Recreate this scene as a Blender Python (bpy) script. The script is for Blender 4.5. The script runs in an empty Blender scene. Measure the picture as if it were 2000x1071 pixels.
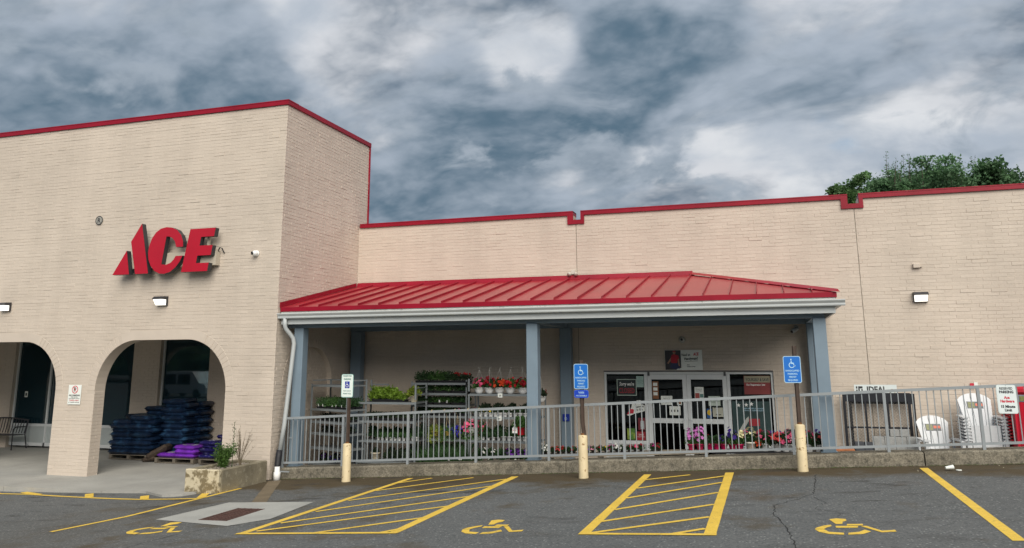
import bpy, math, random
import numpy as np
from mathutils import Vector, Matrix, noise
from mathutils.geometry import tessellate_polygon
PI = math.pi
R = random.Random(7)
SC = bpy.context.scene
COL = SC.collection

# ------------------------------------------------------------------ camera, world, sun, exposure
cam_d = bpy.data.cameras.new('camera')
cam = bpy.data.objects.new('camera', cam_d); COL.objects.link(cam)
yaw, pit, rol = -0.305983492, 0.198559348, -0.00607408104
fw = Vector((math.sin(yaw)*math.cos(pit), math.cos(yaw)*math.cos(pit), math.sin(pit)))
rt0 = Vector((math.cos(yaw), -math.sin(yaw), 0)); up0 = rt0.cross(fw)
rt = math.cos(rol)*rt0 + math.sin(rol)*up0; up = -math.sin(rol)*rt0 + math.cos(rol)*up0
m = Matrix((rt, up, -fw)).transposed().to_4x4(); m.translation = (0, 0, 2.74)
cam.matrix_world = m
cam_d.sensor_width = 36; cam_d.lens = 36*1557.21/2000; cam_d.shift_y = -(535.5-386.39)/2000
cam_d.clip_end = 3000; cam_d.clip_start = 0.05
SC.camera = cam

SUN_ELEV, SUN_AZ = math.radians(38), math.radians(152)      # azimuth clockwise from +Y: behind the camera, to its left
EXPOSURE = 1.5
SC.view_settings.view_transform = 'Standard'; SC.view_settings.look = 'None'
SC.view_settings.gamma = 1; SC.view_settings.exposure = EXPOSURE
SC.view_settings.use_curve_mapping = False
sun_d = bpy.data.lights.new('sun', 'SUN'); sun_d.energy = 1.5; sun_d.angle = math.radians(55); sun_d.color = (1, .935, .835)
sun = bpy.data.objects.new('sun', sun_d); COL.objects.link(sun)
sdir = Vector((math.sin(SUN_AZ)*math.cos(SUN_ELEV), math.cos(SUN_AZ)*math.cos(SUN_ELEV), math.sin(SUN_ELEV)))
sun.rotation_euler = sdir.to_track_quat('Z', 'Y').to_euler(); sun.location = sdir*60

CLOUD_AT = (5.9, 6.3); SKY_K = 1/(.1*2**EXPOSURE)      # cloud tones are given as they should look at this exposure
world = bpy.data.worlds.new('World'); SC.world = world; world.use_nodes = True
def build_sky():
    T = world.node_tree; N = T.nodes; L = T.links
    bg = N['Background']; bg.inputs['Strength'].default_value = 0.1
    sky = N.new('ShaderNodeTexSky'); sky.sky_type = 'NISHITA'; sky.sun_disc = False
    sky.sun_elevation = SUN_ELEV; sky.sun_rotation = SUN_AZ; sky.air_density = 1.2; sky.dust_density = 1.5
    tc = N.new('ShaderNodeTexCoord')
    sep = N.new('ShaderNodeSeparateXYZ'); L.new(tc.outputs['Generated'], sep.inputs[0])
    def mth(op, a, b=None, c=None, clamp=False):
        n = N.new('ShaderNodeMath'); n.operation = op; n.use_clamp = clamp
        for i, v in enumerate((a, b, c)):
            if v is None: continue
            if isinstance(v, (int, float)): n.inputs[i].default_value = v
            else: L.new(v, n.inputs[i])
        return n.outputs[0]
    zz = mth('ADD', mth('MAXIMUM', sep.outputs['Z'], 0.0), 0.42)
    u = mth('DIVIDE', sep.outputs['X'], zz); v = mth('DIVIDE', sep.outputs['Y'], zz)
    def comb(x, y, z):
        n = N.new('ShaderNodeCombineXYZ')
        for i, q in enumerate((x, y, z)):
            if isinstance(q, (int, float)): n.inputs[i].default_value = q
            else: L.new(q, n.inputs[i])
        return n.outputs[0]
    def nz(vec, sc, det, rough, dist=0.0, lac=2.0):
        n = N.new('ShaderNodeTexNoise'); L.new(vec, n.inputs['Vector'])
        n.inputs['Scale'].default_value = sc; n.inputs['Detail'].default_value = det
        n.inputs['Roughness'].default_value = rough; n.inputs['Distortion'].default_value = dist; n.inputs['Lacunarity'].default_value = lac
        return n.outputs['Fac']
    def sstep(x, lo, hi, t0=0., t1=1.):
        n = N.new('ShaderNodeMapRange'); n.interpolation_type = 'SMOOTHSTEP'; L.new(x, n.inputs[0])
        for i, q in enumerate((lo, hi, t0, t1)): n.inputs[i+1].default_value = q
        return n.outputs[0]
    def mixc(f, A, B):
        n = N.new('ShaderNodeMix'); n.data_type = 'RGBA'; L.new(f, n.inputs['Factor'])
        for k, q in (('A', A), ('B', B)):
            if isinstance(q, tuple): n.inputs[k].default_value = (*[c*SKY_K for c in q], 1)
            else: L.new(q, n.inputs[k])
        return n.outputs['Result']
    def bank(c, r, k):                      # a cloud bank (k > 0) or a thin place (k < 0) around a sky direction
        n = N.new('ShaderNodeVectorMath'); n.operation = 'DOT_PRODUCT'; L.new(tc.outputs['Generated'], n.inputs[0]); n.inputs[1].default_value = c
        return mth('MULTIPLY', mth('EXPONENT', mth('MULTIPLY', mth('SUBTRACT', n.outputs['Value'], 1.0), 2/r**2)), k)
    def total(*xs):
        o = xs[0]
        for x in xs[1:]: o = mth('ADD', o, x)
        return o
    SX, SY = CLOUD_AT
    def at(dx, dy, z): return comb(mth('MULTIPLY', mth('ADD', u, SX+dx), .95), mth('MULTIPLY', mth('ADD', v, SY+dy), 1.2), z)
    def lump(sc, zo, k): return mth('MULTIPLY', mth('SUBTRACT', mth('ABSOLUTE', mth('SUBTRACT', nz(at(0, 0, zo), sc, 3, .5, .25), .5)), .085), k)
    def layer(under, z, sc, lo, hi, bias, cdark, clight, gain, det=9, ro=.54, dist=.35, k_in=1.1):
        n0 = nz(at(0, 0, z), sc, det, ro, dist); n1 = nz(at(.010, -.044, z), sc, 6, .5, dist)
        d = mth('ADD', n0, bias) if bias is not None else n0
        alpha = sstep(d, lo, hi)
        sh = total(mth('MULTIPLY', mth('SUBTRACT', n0, n1), gain), sstep(d, lo, lo+.28, .82, .82-k_in), lump(sc*2.1, z+5, 1.7), lump(sc*4.3, z+9, 1.0), lump(sc*9., z+11, .45))
        if bias is not None: sh = mth('SUBTRACT', sh, mth('MULTIPLY', bias, 1.6))
        return mixc(alpha, under, mixc(sstep(sh, -.42, 1.08), cdark, clight))
    D = lambda *q: tuple(q)
    blue = N.new('ShaderNodeVectorMath'); blue.operation = 'SCALE'; blue.inputs['Scale'].default_value = .42; L.new(sky.outputs[0], blue.inputs[0])
    bright = mixc(sstep(nz(at(0, 0, 2.2), 4.0, 6, .5, .3), .35, .65), (.44, .50, .58), (.74, .76, .79))
    hole = sstep(total(nz(at(0, 0, 4.2), 5.5, 6, .52, .3), bank((.065, .965, .25), .045, .34)), .66, .86)
    base = mixc(hole, bright, blue.outputs[0])
    b1 = total(bank((.16, .955, .243), .15, -.10), bank((-.035, .974, .223), .10, -.06), bank((.065, .965, .25), .05, -.22))
    c1 = layer(base, .35, 3.4, .36, .52, b1, (.15, .205, .27), (.68, .70, .74), 4.4, k_in=.8)
    b2 = total(bank((-.336, .916, .20), .17, .17), bank((-.25, .93, .17), .14, .08), bank((-.19, .94, .27), .09, .07), bank((-.094, .918, .386), .12, .10), bank((.086, .95, .31), .10, .045), bank((.16, .955, .235), .13, -.17), bank((-.03, .975, .215), .10, -.14),
               bank((-.253, .89, .385), .06, -.10), bank((-.446, .801, .41), .09, -.07), bank((-.62, .71, .33), .08, -.05), bank((-.72, .64, .27), .14, .11), bank((-.60, .70, .39), .10, .07))
    c2 = layer(c1, 7.1, 2.7, .40, .56, b2, (.098, .165, .230), (.41, .47, .55), 4.4, k_in=.5)
    c3 = layer(c2, 13.4, 5.0, .53, .66, None, (.12, .18, .24), (.36, .42, .49), 3.0, 8, .54, k_in=.5)
    L.new(c3, bg.inputs['Color'])
build_sky()
SC.cycles.use_denoising = True
SC.cycles.max_bounces = 8; SC.cycles.transparent_max_bounces = 12

# ------------------------------------------------------------------ helpers: materials
MATS = {}
def M(name, col, rough=.6, metal=0., var=.12, vs=2.0, bump=0., bs=60., spec=.5, col2=None, thr=.55, c2s=4., soft=.06, fine=0., fs=90., emit=0., rnd=0., trans=0., streak=0.):
    """procedural surface: base colour with slow tone drift, an optional second colour in noise patches, fine grain and bump"""
    if name in MATS: return MATS[name]
    mt = bpy.data.materials.new(name); mt.use_nodes = True; MATS[name] = mt
    T = mt.node_tree; N = T.nodes; L = T.links; B = N['Principled BSDF']
    B.inputs['Roughness'].default_value = rough; B.inputs['Metallic'].default_value = metal
    B.inputs['Specular IOR Level'].default_value = spec
    geo = N.new('ShaderNodeNewGeometry')
    def noise_(sc, det=5, ro=.55):
        n = N.new('ShaderNodeTexNoise'); n.inputs['Scale'].default_value = sc; n.inputs['Detail'].default_value = det
        n.inputs['Roughness'].default_value = ro; L.new(geo.outputs['Position'], n.inputs['Vector']); return n.outputs['Fac']
    def rng(x, a0, a1, b0, b1):
        n = N.new('ShaderNodeMapRange'); L.new(x, n.inputs[0])
        for i, q in enumerate((a0, a1, b0, b1)): n.inputs[i+1].default_value = q
        return n.outputs[0]
    def mulcol(c, f):
        n = N.new('ShaderNodeMix'); n.data_type = 'RGBA'; n.blend_type = 'MULTIPLY'; n.inputs['Factor'].default_value = 1
        if isinstance(c, tuple): n.inputs['A'].default_value = (*c, 1)
        else: L.new(c, n.inputs['A'])
        L.new(f, n.inputs['B']); return n.outputs['Result']
    c = tuple(col)
    if col2 is not None:
        n = N.new('ShaderNodeMix'); n.data_type = 'RGBA'
        L.new(rng(noise_(c2s, 8, .65), thr-soft, thr+soft, 0, 1), n.inputs['Factor'])
        n.inputs['A'].default_value = (*col, 1); n.inputs['B'].default_value = (*col2, 1); c = n.outputs['Result']
    if var: c = mulcol(c, rng(noise_(vs), .3, .7, 1-var, 1+var))
    if streak:
        mp = N.new('ShaderNodeMapping'); mp.inputs['Scale'].default_value = (2.2, 2.2, .22); L.new(geo.outputs['Position'], mp.inputs[0])
        n = N.new('ShaderNodeTexNoise'); n.inputs['Scale'].default_value = 1.0; n.inputs['Detail'].default_value = 6; n.inputs['Roughness'].default_value = .6; L.new(mp.outputs[0], n.inputs['Vector'])
        c = mulcol(c, rng(n.outputs['Fac'], .3, .7, 1+streak, 1-streak))
    if fine: c = mulcol(c, rng(noise_(fs, 2, .6), .3, .7, 1-fine, 1+fine))
    if rnd:
        oi = N.new('ShaderNodeObjectInfo'); c = mulcol(c, rng(oi.outputs['Random'], 0, 1, 1-rnd, 1+rnd))
    if isinstance(c, tuple): B.inputs['Base Color'].default_value = (*c, 1)
    else: L.new(c, B.inputs['Base Color'])
    if bump:
        bp = N.new('ShaderNodeBump'); bp.inputs['Strength'].default_value = bump; bp.inputs['Distance'].default_value = .01
        L.new(noise_(bs, 4, .6), bp.inputs['Height']); L.new(bp.outputs[0], B.inputs['Normal'])
    if emit:
        B.inputs['Emission Color'].default_value = (*col, 1); B.inputs['Emission Strength'].default_value = emit
    if trans:
        tr = N.new('ShaderNodeBsdfTranslucent'); mx = N.new('ShaderNodeMixShader'); mx.inputs[0].default_value = trans
        if isinstance(c, tuple): tr.inputs['Color'].default_value = (*c, 1)
        else: L.new(c, tr.inputs['Color'])
        L.new(B.outputs[0], mx.inputs[1]); L.new(tr.outputs[0], mx.inputs[2]); L.new(mx.outputs[0], N['Material Output'].inputs['Surface'])
    return mt

def glass_mat(name, tint, refl=1.0):
    mt = bpy.data.materials.new(name); mt.use_nodes = True; T = mt.node_tree; N = T.nodes; L = T.links
    N.remove(N['Principled BSDF'])
    fr = N.new('ShaderNodeFresnel'); fr.inputs[0].default_value = 1.6
    mu = N.new('ShaderNodeMath'); mu.operation = 'MULTIPLY'; mu.inputs[1].default_value = refl; mu.use_clamp = True; L.new(fr.outputs[0], mu.inputs[0])
    tr = N.new('ShaderNodeBsdfTransparent'); tr.inputs[0].default_value = (*tint, 1)
    gl = N.new('ShaderNodeBsdfGlossy'); gl.inputs['Roughness'].default_value = .02; gl.inputs['Color'].default_value = (.85, .93, .97, 1)
    mx = N.new('ShaderNodeMixShader'); L.new(mu.outputs[0], mx.inputs[0]); L.new(tr.outputs[0], mx.inputs[1]); L.new(gl.outputs[0], mx.inputs[2])
    L.new(mx.outputs[0], N['Material Output'].inputs['Surface']); MATS[name] = mt
    return mt

def asphalt_mat():
    mt = bpy.data.materials.new('asphalt'); mt.use_nodes = True; T = mt.node_tree; N = T.nodes; L = T.links; B = N['Principled BSDF']
    geo = N.new('ShaderNodeNewGeometry'); P = geo.outputs['Position']
    sep = N.new('ShaderNodeSeparateXYZ'); L.new(P, sep.inputs[0])
    def nz(sc, det, ro, vec=P):
        n = N.new('ShaderNodeTexNoise'); n.inputs['Scale'].default_value = sc; n.inputs['Detail'].default_value = det; n.inputs['Roughness'].default_value = ro
        L.new(vec, n.inputs['Vector']); return n.outputs['Fac']
    def rng(x, a0, a1, b0, b1):
        n = N.new('ShaderNodeMapRange'); L.new(x, n.inputs[0])
        for i, q in enumerate((a0, a1, b0, b1)): n.inputs[i+1].default_value = q
        return n.outputs[0]
    def mix(f, a, b, mode='MIX'):
        n = N.new('ShaderNodeMix'); n.data_type = 'RGBA'; n.blend_type = mode
        if isinstance(f, float): n.inputs['Factor'].default_value = f
        else: L.new(f, n.inputs['Factor'])
        for k, q in (('A', a), ('B', b)):
            if isinstance(q, tuple): n.inputs[k].default_value = (*q, 1)
            else: L.new(q, n.inputs[k])
        return n.outputs['Result']
    def mth(op, a, b):
        n = N.new('ShaderNodeMath'); n.operation = op; n.use_clamp = True
        for i, q in enumerate((a, b)):
            if isinstance(q, float): n.inputs[i].default_value = q
            else: L.new(q, n.inputs[i])
        return n.outputs[0]
    base = mix(rng(nz(.5, 5, .6), .35, .65, 0, 1), (.080, .086, .087), (.108, .113, .113))
    vo = N.new('ShaderNodeTexVoronoi'); vo.inputs['Scale'].default_value = 26; L.new(P, vo.inputs['Vector'])     # pale stones in the mix
    sepc = N.new('ShaderNodeSeparateColor'); L.new(vo.outputs['Color'], sepc.inputs[0])
    stone = mth('MULTIPLY', rng(vo.outputs['Distance'], .22, .40, 1, 0), rng(sepc.outputs[0], .78, .88, 0, 1))
    base = mix(rng(nz(38, 5, .8), .38, .66, 0, 1), base, (.165, .17, .165))
    base = mix(rng(nz(24, 4, .8), .50, .66, 0, .8), base, (.035, .040, .044))
    base = mix(mth('MULTIPLY', stone, .6), base, (.40, .41, .40))
    # dirt washed against the kerb: brown band along the kerb foot with a ragged edge, and a few oil drips and rust stains in the stalls
    band = mth('ADD', rng(sep.outputs['Y'], 14.2, 16.0, 0., .72), rng(nz(.9, 6, .65), .3, .7, -.32, .32))
    wid = rng(sep.outputs['X'], -11., 3., .28, 0.)
    band = mth('MULTIPLY', rng(mth('ADD', band, wid), .20, .52, 0, 1), rng(sep.outputs['X'], -13., -10.5, 0., 1.))
    base = mix(band, base, (.075, .056, .030))
    mp = N.new('ShaderNodeMapping'); mp.inputs['Scale'].default_value = (.9, 2.2, 1); L.new(P, mp.inputs[0])
    oil = mth('MULTIPLY', rng(nz(1.1, 7, .65, mp.outputs[0]), .55, .66, 0, .75), rng(sep.outputs['Y'], 10.5, 12.5, .35, 1))
    base = mix(oil, base, (.030, .028, .026))
    rust = mth('MULTIPLY', rng(nz(.75, 5, .6), .60, .74, 0, .45), rng(sep.outputs['Y'], 11.5, 14., 0, 1))
    base = mix(rust, base, (.10, .062, .030))
    L.new(base, B.inputs['Base Color'])
    L.new(rng(nz(2.0, 5, .6), .3, .7, .72, .95), B.inputs['Roughness']); B.inputs['Specular IOR Level'].default_value = .35
    bp = N.new('ShaderNodeBump'); bp.inputs['Strength'].default_value = .55; bp.inputs['Distance'].default_value = .012
    L.new(nz(110, 3, .7), bp.inputs['Height']); L.new(bp.outputs[0], B.inputs['Normal'])
    return mt

# ------------------------------------------------------------------ helpers: meshes, things, parts
class MB:
    def __init__(s): s.v = []; s.f = []; s.m = []
    def add(s, vs, fs, mi=0):
        o = len(s.v); s.v += [tuple(q) for q in vs]
        for f in fs: s.f.append(tuple(i+o for i in f)); s.m.append(mi)
        return s
    def box(s, a, b, mi=0):
        x0, y0, z0 = a; x1, y1, z1 = b
        return s.add([(x0,y0,z0),(x1,y0,z0),(x1,y1,z0),(x0,y1,z0),(x0,y0,z1),(x1,y0,z1),(x1,y1,z1),(x0,y1,z1)],
              [(0,3,2,1),(4,5,6,7),(0,1,5,4),(1,2,6,5),(2,3,7,6),(3,0,4,7)], mi)
    def hexa(s, bot, top, mi=0):        # bot/top: four points each, counter-clockwise seen from above
        return s.add(list(bot)+list(top), [(0,3,2,1),(4,5,6,7),(0,1,5,4),(1,2,6,5),(2,3,7,6),(3,0,4,7)], mi)
    def bbox(s, a, b, r, mi=0):         # box with chamfered vertical+horizontal edges
        cx, cy, cz = [(p+q)/2 for p, q in zip(a, b)]; hx, hy, hz = [abs(q-p)/2 for p, q in zip(a, b)]
        r = min(r, hx*.9, hy*.9, hz*.9); vs = []; idx = {}
        for sx in (-1,1):
            for sy in (-1,1):
                for sz in (-1,1):
                    for ax in range(3):
                        q = [hx-r, hy-r, hz-r]; q[ax] += r
                        idx[(sx,sy,sz,ax)] = len(vs); vs.append((cx+sx*q[0], cy+sy*q[1], cz+sz*q[2]))
        fs = []
        def face(keys):
            p = [Vector(vs[idx[k]]) for k in keys]; c = sum(p, Vector())/len(p) - Vector((cx,cy,cz)); n = (p[1]-p[0]).cross(p[2]-p[0])
            ks = [idx[k] for k in keys]; fs.append(tuple(ks if n.dot(c) > 0 else ks[::-1]))
        for ax in range(3):
            o1, o2 = [i for i in range(3) if i != ax]
            for sg in (-1,1):
                ks = []
                for p1, p2 in ((-1,-1),(1,-1),(1,1),(-1,1)):
                    k = [0,0,0]; k[ax] = sg; k[o1] = p1; k[o2] = p2; ks.append((*k, ax))
                face(ks)
            for p1 in (-1,1):
                for p2 in (-1,1):
                    k0 = [0,0,0]; k1 = [0,0,0]; k0[ax] = -1; k1[ax] = 1
                    for k in (k0, k1): k[o1] = p1; k[o2] = p2
                    face([(*k0, o1), (*k1, o1), (*k1, o2), (*k0, o2)])
        for sx in (-1,1):
            for sy in (-1,1):
                for sz in (-1,1): face([(sx,sy,sz,0),(sx,sy,sz,1),(sx,sy,sz,2)])
        return s.add(vs, fs, mi)
    def tube(s, pts, r, n=8, mi=0, cap=True):
        pts = [Vector(p) for p in pts]; vs = []; k = len(pts); rr = r if isinstance(r, (list, tuple)) else [r]*k
        prev = None
        for i, p in enumerate(pts):
            d = (pts[min(i+1, k-1)]-pts[max(i-1, 0)]).normalized()
            a = (prev - d*prev.dot(d)) if prev is not None else (Vector((0,0,1)).cross(d) if abs(d.z) < .95 else Vector((1,0,0)).cross(d))
            a.normalize(); prev = a; b = d.cross(a)
            for j in range(n):
                t = 2*PI*(j+.5)/n; vs.append(p + rr[i]*(a*math.cos(t)+b*math.sin(t)))
        fs = [(i*n+j, i*n+(j+1)%n, (i+1)*n+(j+1)%n, (i+1)*n+j) for i in range(k-1) for j in range(n)]
        if cap: fs += [tuple(range(n-1, -1, -1)), tuple(range((k-1)*n, k*n))]
        return s.add(vs, fs, mi)
    def lathe(s, prof, c=(0,0,0), n=14, mi=0):
        vs = []; k = len(prof)
        for r, z in prof:
            for j in range(n): vs.append((c[0]+r*math.cos(2*PI*j/n), c[1]+r*math.sin(2*PI*j/n), c[2]+z))
        fs = [(i*n+j, i*n+(j+1)%n, (i+1)*n+(j+1)%n, (i+1)*n+j) for i in range(k-1) for j in range(n)]
        fs += [tuple(range(n-1, -1, -1)), tuple(range((k-1)*n, k*n))]
        return s.add(vs, fs, mi)
    def prism(s, poly, fr, d0, d1, mi=0, back=True):
        """poly: 2D outline; fr(u,v,d) -> point; solid between depths d0 (front) and d1"""
        n = len(poly); tri = tessellate_polygon([[Vector((u, v, 0)) for u, v in poly]])
        vs = [fr(u, v, d0) for u, v in poly]+[fr(u, v, d1) for u, v in poly]
        area = sum(poly[i][0]*poly[(i+1)%n][1]-poly[(i+1)%n][0]*poly[i][1] for i in range(n))
        fs = []
        for t in tri:
            a, b, c = [poly[i] for i in t]; ccw = (b[0]-a[0])*(c[1]-a[1])-(c[0]-a[0])*(b[1]-a[1]) > 0
            t = tuple(t) if ccw else tuple(t[::-1])
            fs.append(t)
            if back: fs.append(tuple(i+n for i in t[::-1]))
        for i in range(n):
            j = (i+1) % n; q = (i, i+n, j+n, j); fs.append(q if area > 0 else q[::-1])
        return s.add(vs, fs, mi)
    def mesh(s, name, mats, smooth=False):
        me = bpy.data.meshes.new(name); me.from_pydata(s.v, [], s.f)
        for mt in (mats if isinstance(mats, (list, tuple)) else [mats]): me.materials.append(mt)
        if len(set(s.m)) > 1: me.polygons.foreach_set('material_index', s.m)
        if smooth: me.polygons.foreach_set('use_smooth', [True]*len(s.f))
        me.update(); return me
    def build(s, name, mats, parent=None, world=True, smooth=False):
        return put(name, s.mesh(name, mats, smooth), parent, world)

def put(name, me, parent=None, world=False, loc=None, rot=None, scale=None):
    o = bpy.data.objects.new(name, me); COL.objects.link(o)
    if parent is not None:
        o.parent = parent
        if world: o.matrix_parent_inverse = Matrix.LocRotScale(parent.location, parent.rotation_euler, parent.scale).inverted() if parent.parent is None else PINV[parent.name]
        if world: PINV[o.name] = Matrix()
    elif world: PINV[o.name] = Matrix()
    if loc is not None: o.location = loc
    if rot is not None: o.rotation_euler = rot
    if scale is not None: o.scale = scale
    return o
PINV = {}
def tag(o, label, cat, group=None):
    o['label'] = label; o['category'] = cat
    if group: o['group'] = group
    return o
def thing(name, label, cat, loc=(0,0,0), rotz=0., group=None, scale=1.):
    o = bpy.data.objects.new(name, None); COL.objects.link(o); o.empty_display_size = .2
    o.location = loc; o.rotation_euler = (0, 0, rotz); o.scale = (scale,)*3
    return tag(o, label, cat, group)
def struct(o): o['kind'] = 'structure'; return o
def stuff(o): o['kind'] = 'stuff'; return o
def smooth_to(a, b, x): t = max(0., min(1., (x-a)/(b-a))); return t*t*(3-2*t)

def text_mesh(body, h, weight=0.0, align='CENTER', shear=0.):
    cu = bpy.data.curves.new('lettering', 'FONT'); cu.body = body; cu.size = h/.72; cu.offset = weight; cu.align_x = align; cu.resolution_u = 2; cu.shear = shear
    cu.space_line = .9
    ob = bpy.data.objects.new('lettering', cu); me = bpy.data.meshes.new_from_object(ob)
    vs = [(v.co.x, v.co.y) for v in me.vertices]; fs = [tuple(p.vertices) for p in me.polygons]
    bpy.data.objects.remove(ob); bpy.data.meshes.remove(me); bpy.data.curves.remove(cu)
    return vs, fs
def lettering(mb, body, h, cx, cz, y, weight=0., width=None, mi=0, shear=0., align='CENTER', rot=0.):
    vs, fs = text_mesh(body, h, weight, align, shear)
    if not vs: return
    k = 1.
    if width:
        w = max(v[0] for v in vs)-min(v[0] for v in vs); k = width/max(w, 1e-6)
    c, s_ = math.cos(rot), math.sin(rot)
    mb.add([(cx+u*k*c-v*s_, y, cz+u*k*s_+v*c) for u, v in vs], fs, mi)
def frY(y0):  # frame of a surface that faces -Y: u = x, v = z
    return lambda u, v, d: (u, y0+d, v)

def isa_symbol(mb, cx, cz, s, y, mi=0):
    """wheelchair emblem, s = height"""
    f = frY(y); D = .0015
    ring = [(math.cos(t)*.30, math.sin(t)*.30) for t in np.linspace(math.radians(100), math.radians(352), 18)]
    rin = [(math.cos(t)*.225, math.sin(t)*.225) for t in np.linspace(math.radians(352), math.radians(100), 18)]
    def P(pl): mb.prism([(cx+u*s, cz+v*s) for u, v in pl], f, 0, D, mi)
    P([(u-.03, v-.18) for u, v in ring+rin])
    P([(-.10, .30), (-.03, .30), (.0, .08), (.16, .08), (.16, .02), (.18, .02), (.27, -.26), (.38, -.21), (.36, -.27), (.25, -.34), (.22, -.34), (.12, -.05), (-.10, -.05)])
    P([(-.07+.075*math.cos(t), .41+.075*math.sin(t)) for t in np.linspace(0, 2*PI, 12)[:-1]])

# ------------------------------------------------------------------ ground heights
def g(x):           # asphalt level: the lot climbs to the right along the kerb, levels out at both ends
    if x < -13: return .0021-.1629*(1-math.exp((x+13)/3))
    if x > 10: return 1.251+.1629*(1-math.exp(-(x-10)/3))
    return .708+.0543*x
def zfloor(x):      # walkway level behind the kerb
    if x < -10.5: return .10
    return .06+.06*smooth_to(-9, 0, x)+.38*smooth_to(.2, 1.6, x)+.035*max(0, x-2)
def zarc(y): return max(0., .024*(y-16.1))

YF, YW, XS = 16.07, 19.83, -10.78         # front of the tall block, recessed wall, side wall
brickpaint = M('painted_brick', (.53, .460, .388), .62, var=.06, vs=.6, streak=.05, fine=.04, fs=30, bump=.25, bs=55, spec=.3, rnd=.035)
mortar = M('painted_mortar', (.505, .44, .37), .7, var=.08, vs=1.2, spec=.2)
plaster = M('painted_lintel', (.53, .462, .392), .6, var=.06, vs=2, bump=.15, bs=30, spec=.3)
redmetal = M('red_coping_metal', (.25, .004, .018), .4, var=.12, vs=1.0, spec=.3, streak=.10)
redroof = M('red_roof_metal', (.33, .018, .028), .30, var=.12, vs=.9, spec=.6, fine=.05, fs=14, rnd=.07, bump=.06, bs=3)
bluegrey = M('blue_grey_paint', (.175, .235, .29), .45, var=.07, vs=2, spec=.45)
railpaint = M('grey_rail_paint', (.25, .275, .29), .42, var=.08, vs=4, spec=.5)
whitemetal = M('white_gutter_metal', (.50, .53, .535), .4, var=.05, vs=2, spec=.5)
concrete = M('sidewalk_concrete', (.33, .325, .30), .85, var=.13, vs=.9, fine=.08, fs=45, bump=.2, bs=60, spec=.25)
aggregate = M('kerb_concrete', (.20, .18, .14), .9, var=.22, vs=1.3, col2=(.095, .088, .07), thr=.56, c2s=9, soft=.12, fine=.38, fs=38, bump=.8, bs=45, spec=.2)
apronc = M('drain_concrete', (.36, .36, .335), .85, var=.12, vs=1.5, fine=.10, fs=50, bump=.2, spec=.25)
yellow = M('yellow_line_paint', (.74, .50, .075), .7, var=.10, vs=2.5, col2=(.33, .24, .095), thr=.65, c2s=13, soft=.07, fine=.14, fs=60, bump=.4, bs=90, spec=.3)
black = M('black_metal', (.018, .019, .022), .4, var=.1, spec=.5)
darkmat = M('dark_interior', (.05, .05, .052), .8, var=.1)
alum = M('white_aluminium', (.62, .645, .65), .38, var=.04, vs=3, spec=.5)
arcglass = glass_mat('arcade_glass', (.22, .40, .42), 1.15)
def sheen_film(mt, col, f):       # diffuse teal mixed into the panes: their reflected sheen painted as colour
    T = mt.node_tree; N = T.nodes; L = T.links; out = N['Material Output']; src = out.inputs['Surface'].links[0].from_socket
    df = N.new('ShaderNodeBsdfDiffuse'); df.inputs['Color'].default_value = (*col, 1); mx = N.new('ShaderNodeMixShader'); mx.inputs[0].default_value = f
    L.new(src, mx.inputs[1]); L.new(df.outputs[0], mx.inputs[2]); L.new(mx.outputs[0], out.inputs['Surface'])
sheen_film(arcglass, (.030, .085, .115), .25)
glass = glass_mat('window_glass', (.28, .36, .38), .75)
whiteplastic = M('white_plastic', (.78, .78, .77), .4, var=.03, spec=.5)
paper = M('white_paper', (.74, .77, .73), .6, var=.04)
ink = M('black_ink', (.02, .022, .025), .6, var=0)
redink = M('red_ink', (.52, .02, .045), .5, var=.05)
whiteink = M('white_ink', (.8, .8, .78), .5, var=0)

# ------------------------------------------------------------------ ground, sidewalk, kerb
def sheet_mesh(name, xs, ys, zf, mt):
    mb = MB(); nx, ny = len(xs), len(ys)
    mb.v = [(x, y, zf(x, y)) for y in ys for x in xs]
    mb.f = [(j*nx+i, j*nx+i+1, (j+1)*nx+i+1, (j+1)*nx+i) for j in range(ny-1) for i in range(nx-1)]; mb.m = [0]*len(mb.f)
    return struct(mb.build(name, mt))
asph = asphalt_mat()
xs = [-900, -300, -120, -60]+[-40+1.0*i for i in range(71)]+[34, 60, 120, 300, 900]
sheet_mesh('asphalt_lot', xs, [-900, -300, -100, -40, -15, 0, 5, 10, 15, 16.6, 20, 26, 40, 100, 300, 900], lambda x, y: g(x) if y < 17 else -.6+.0*x, asph)

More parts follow.
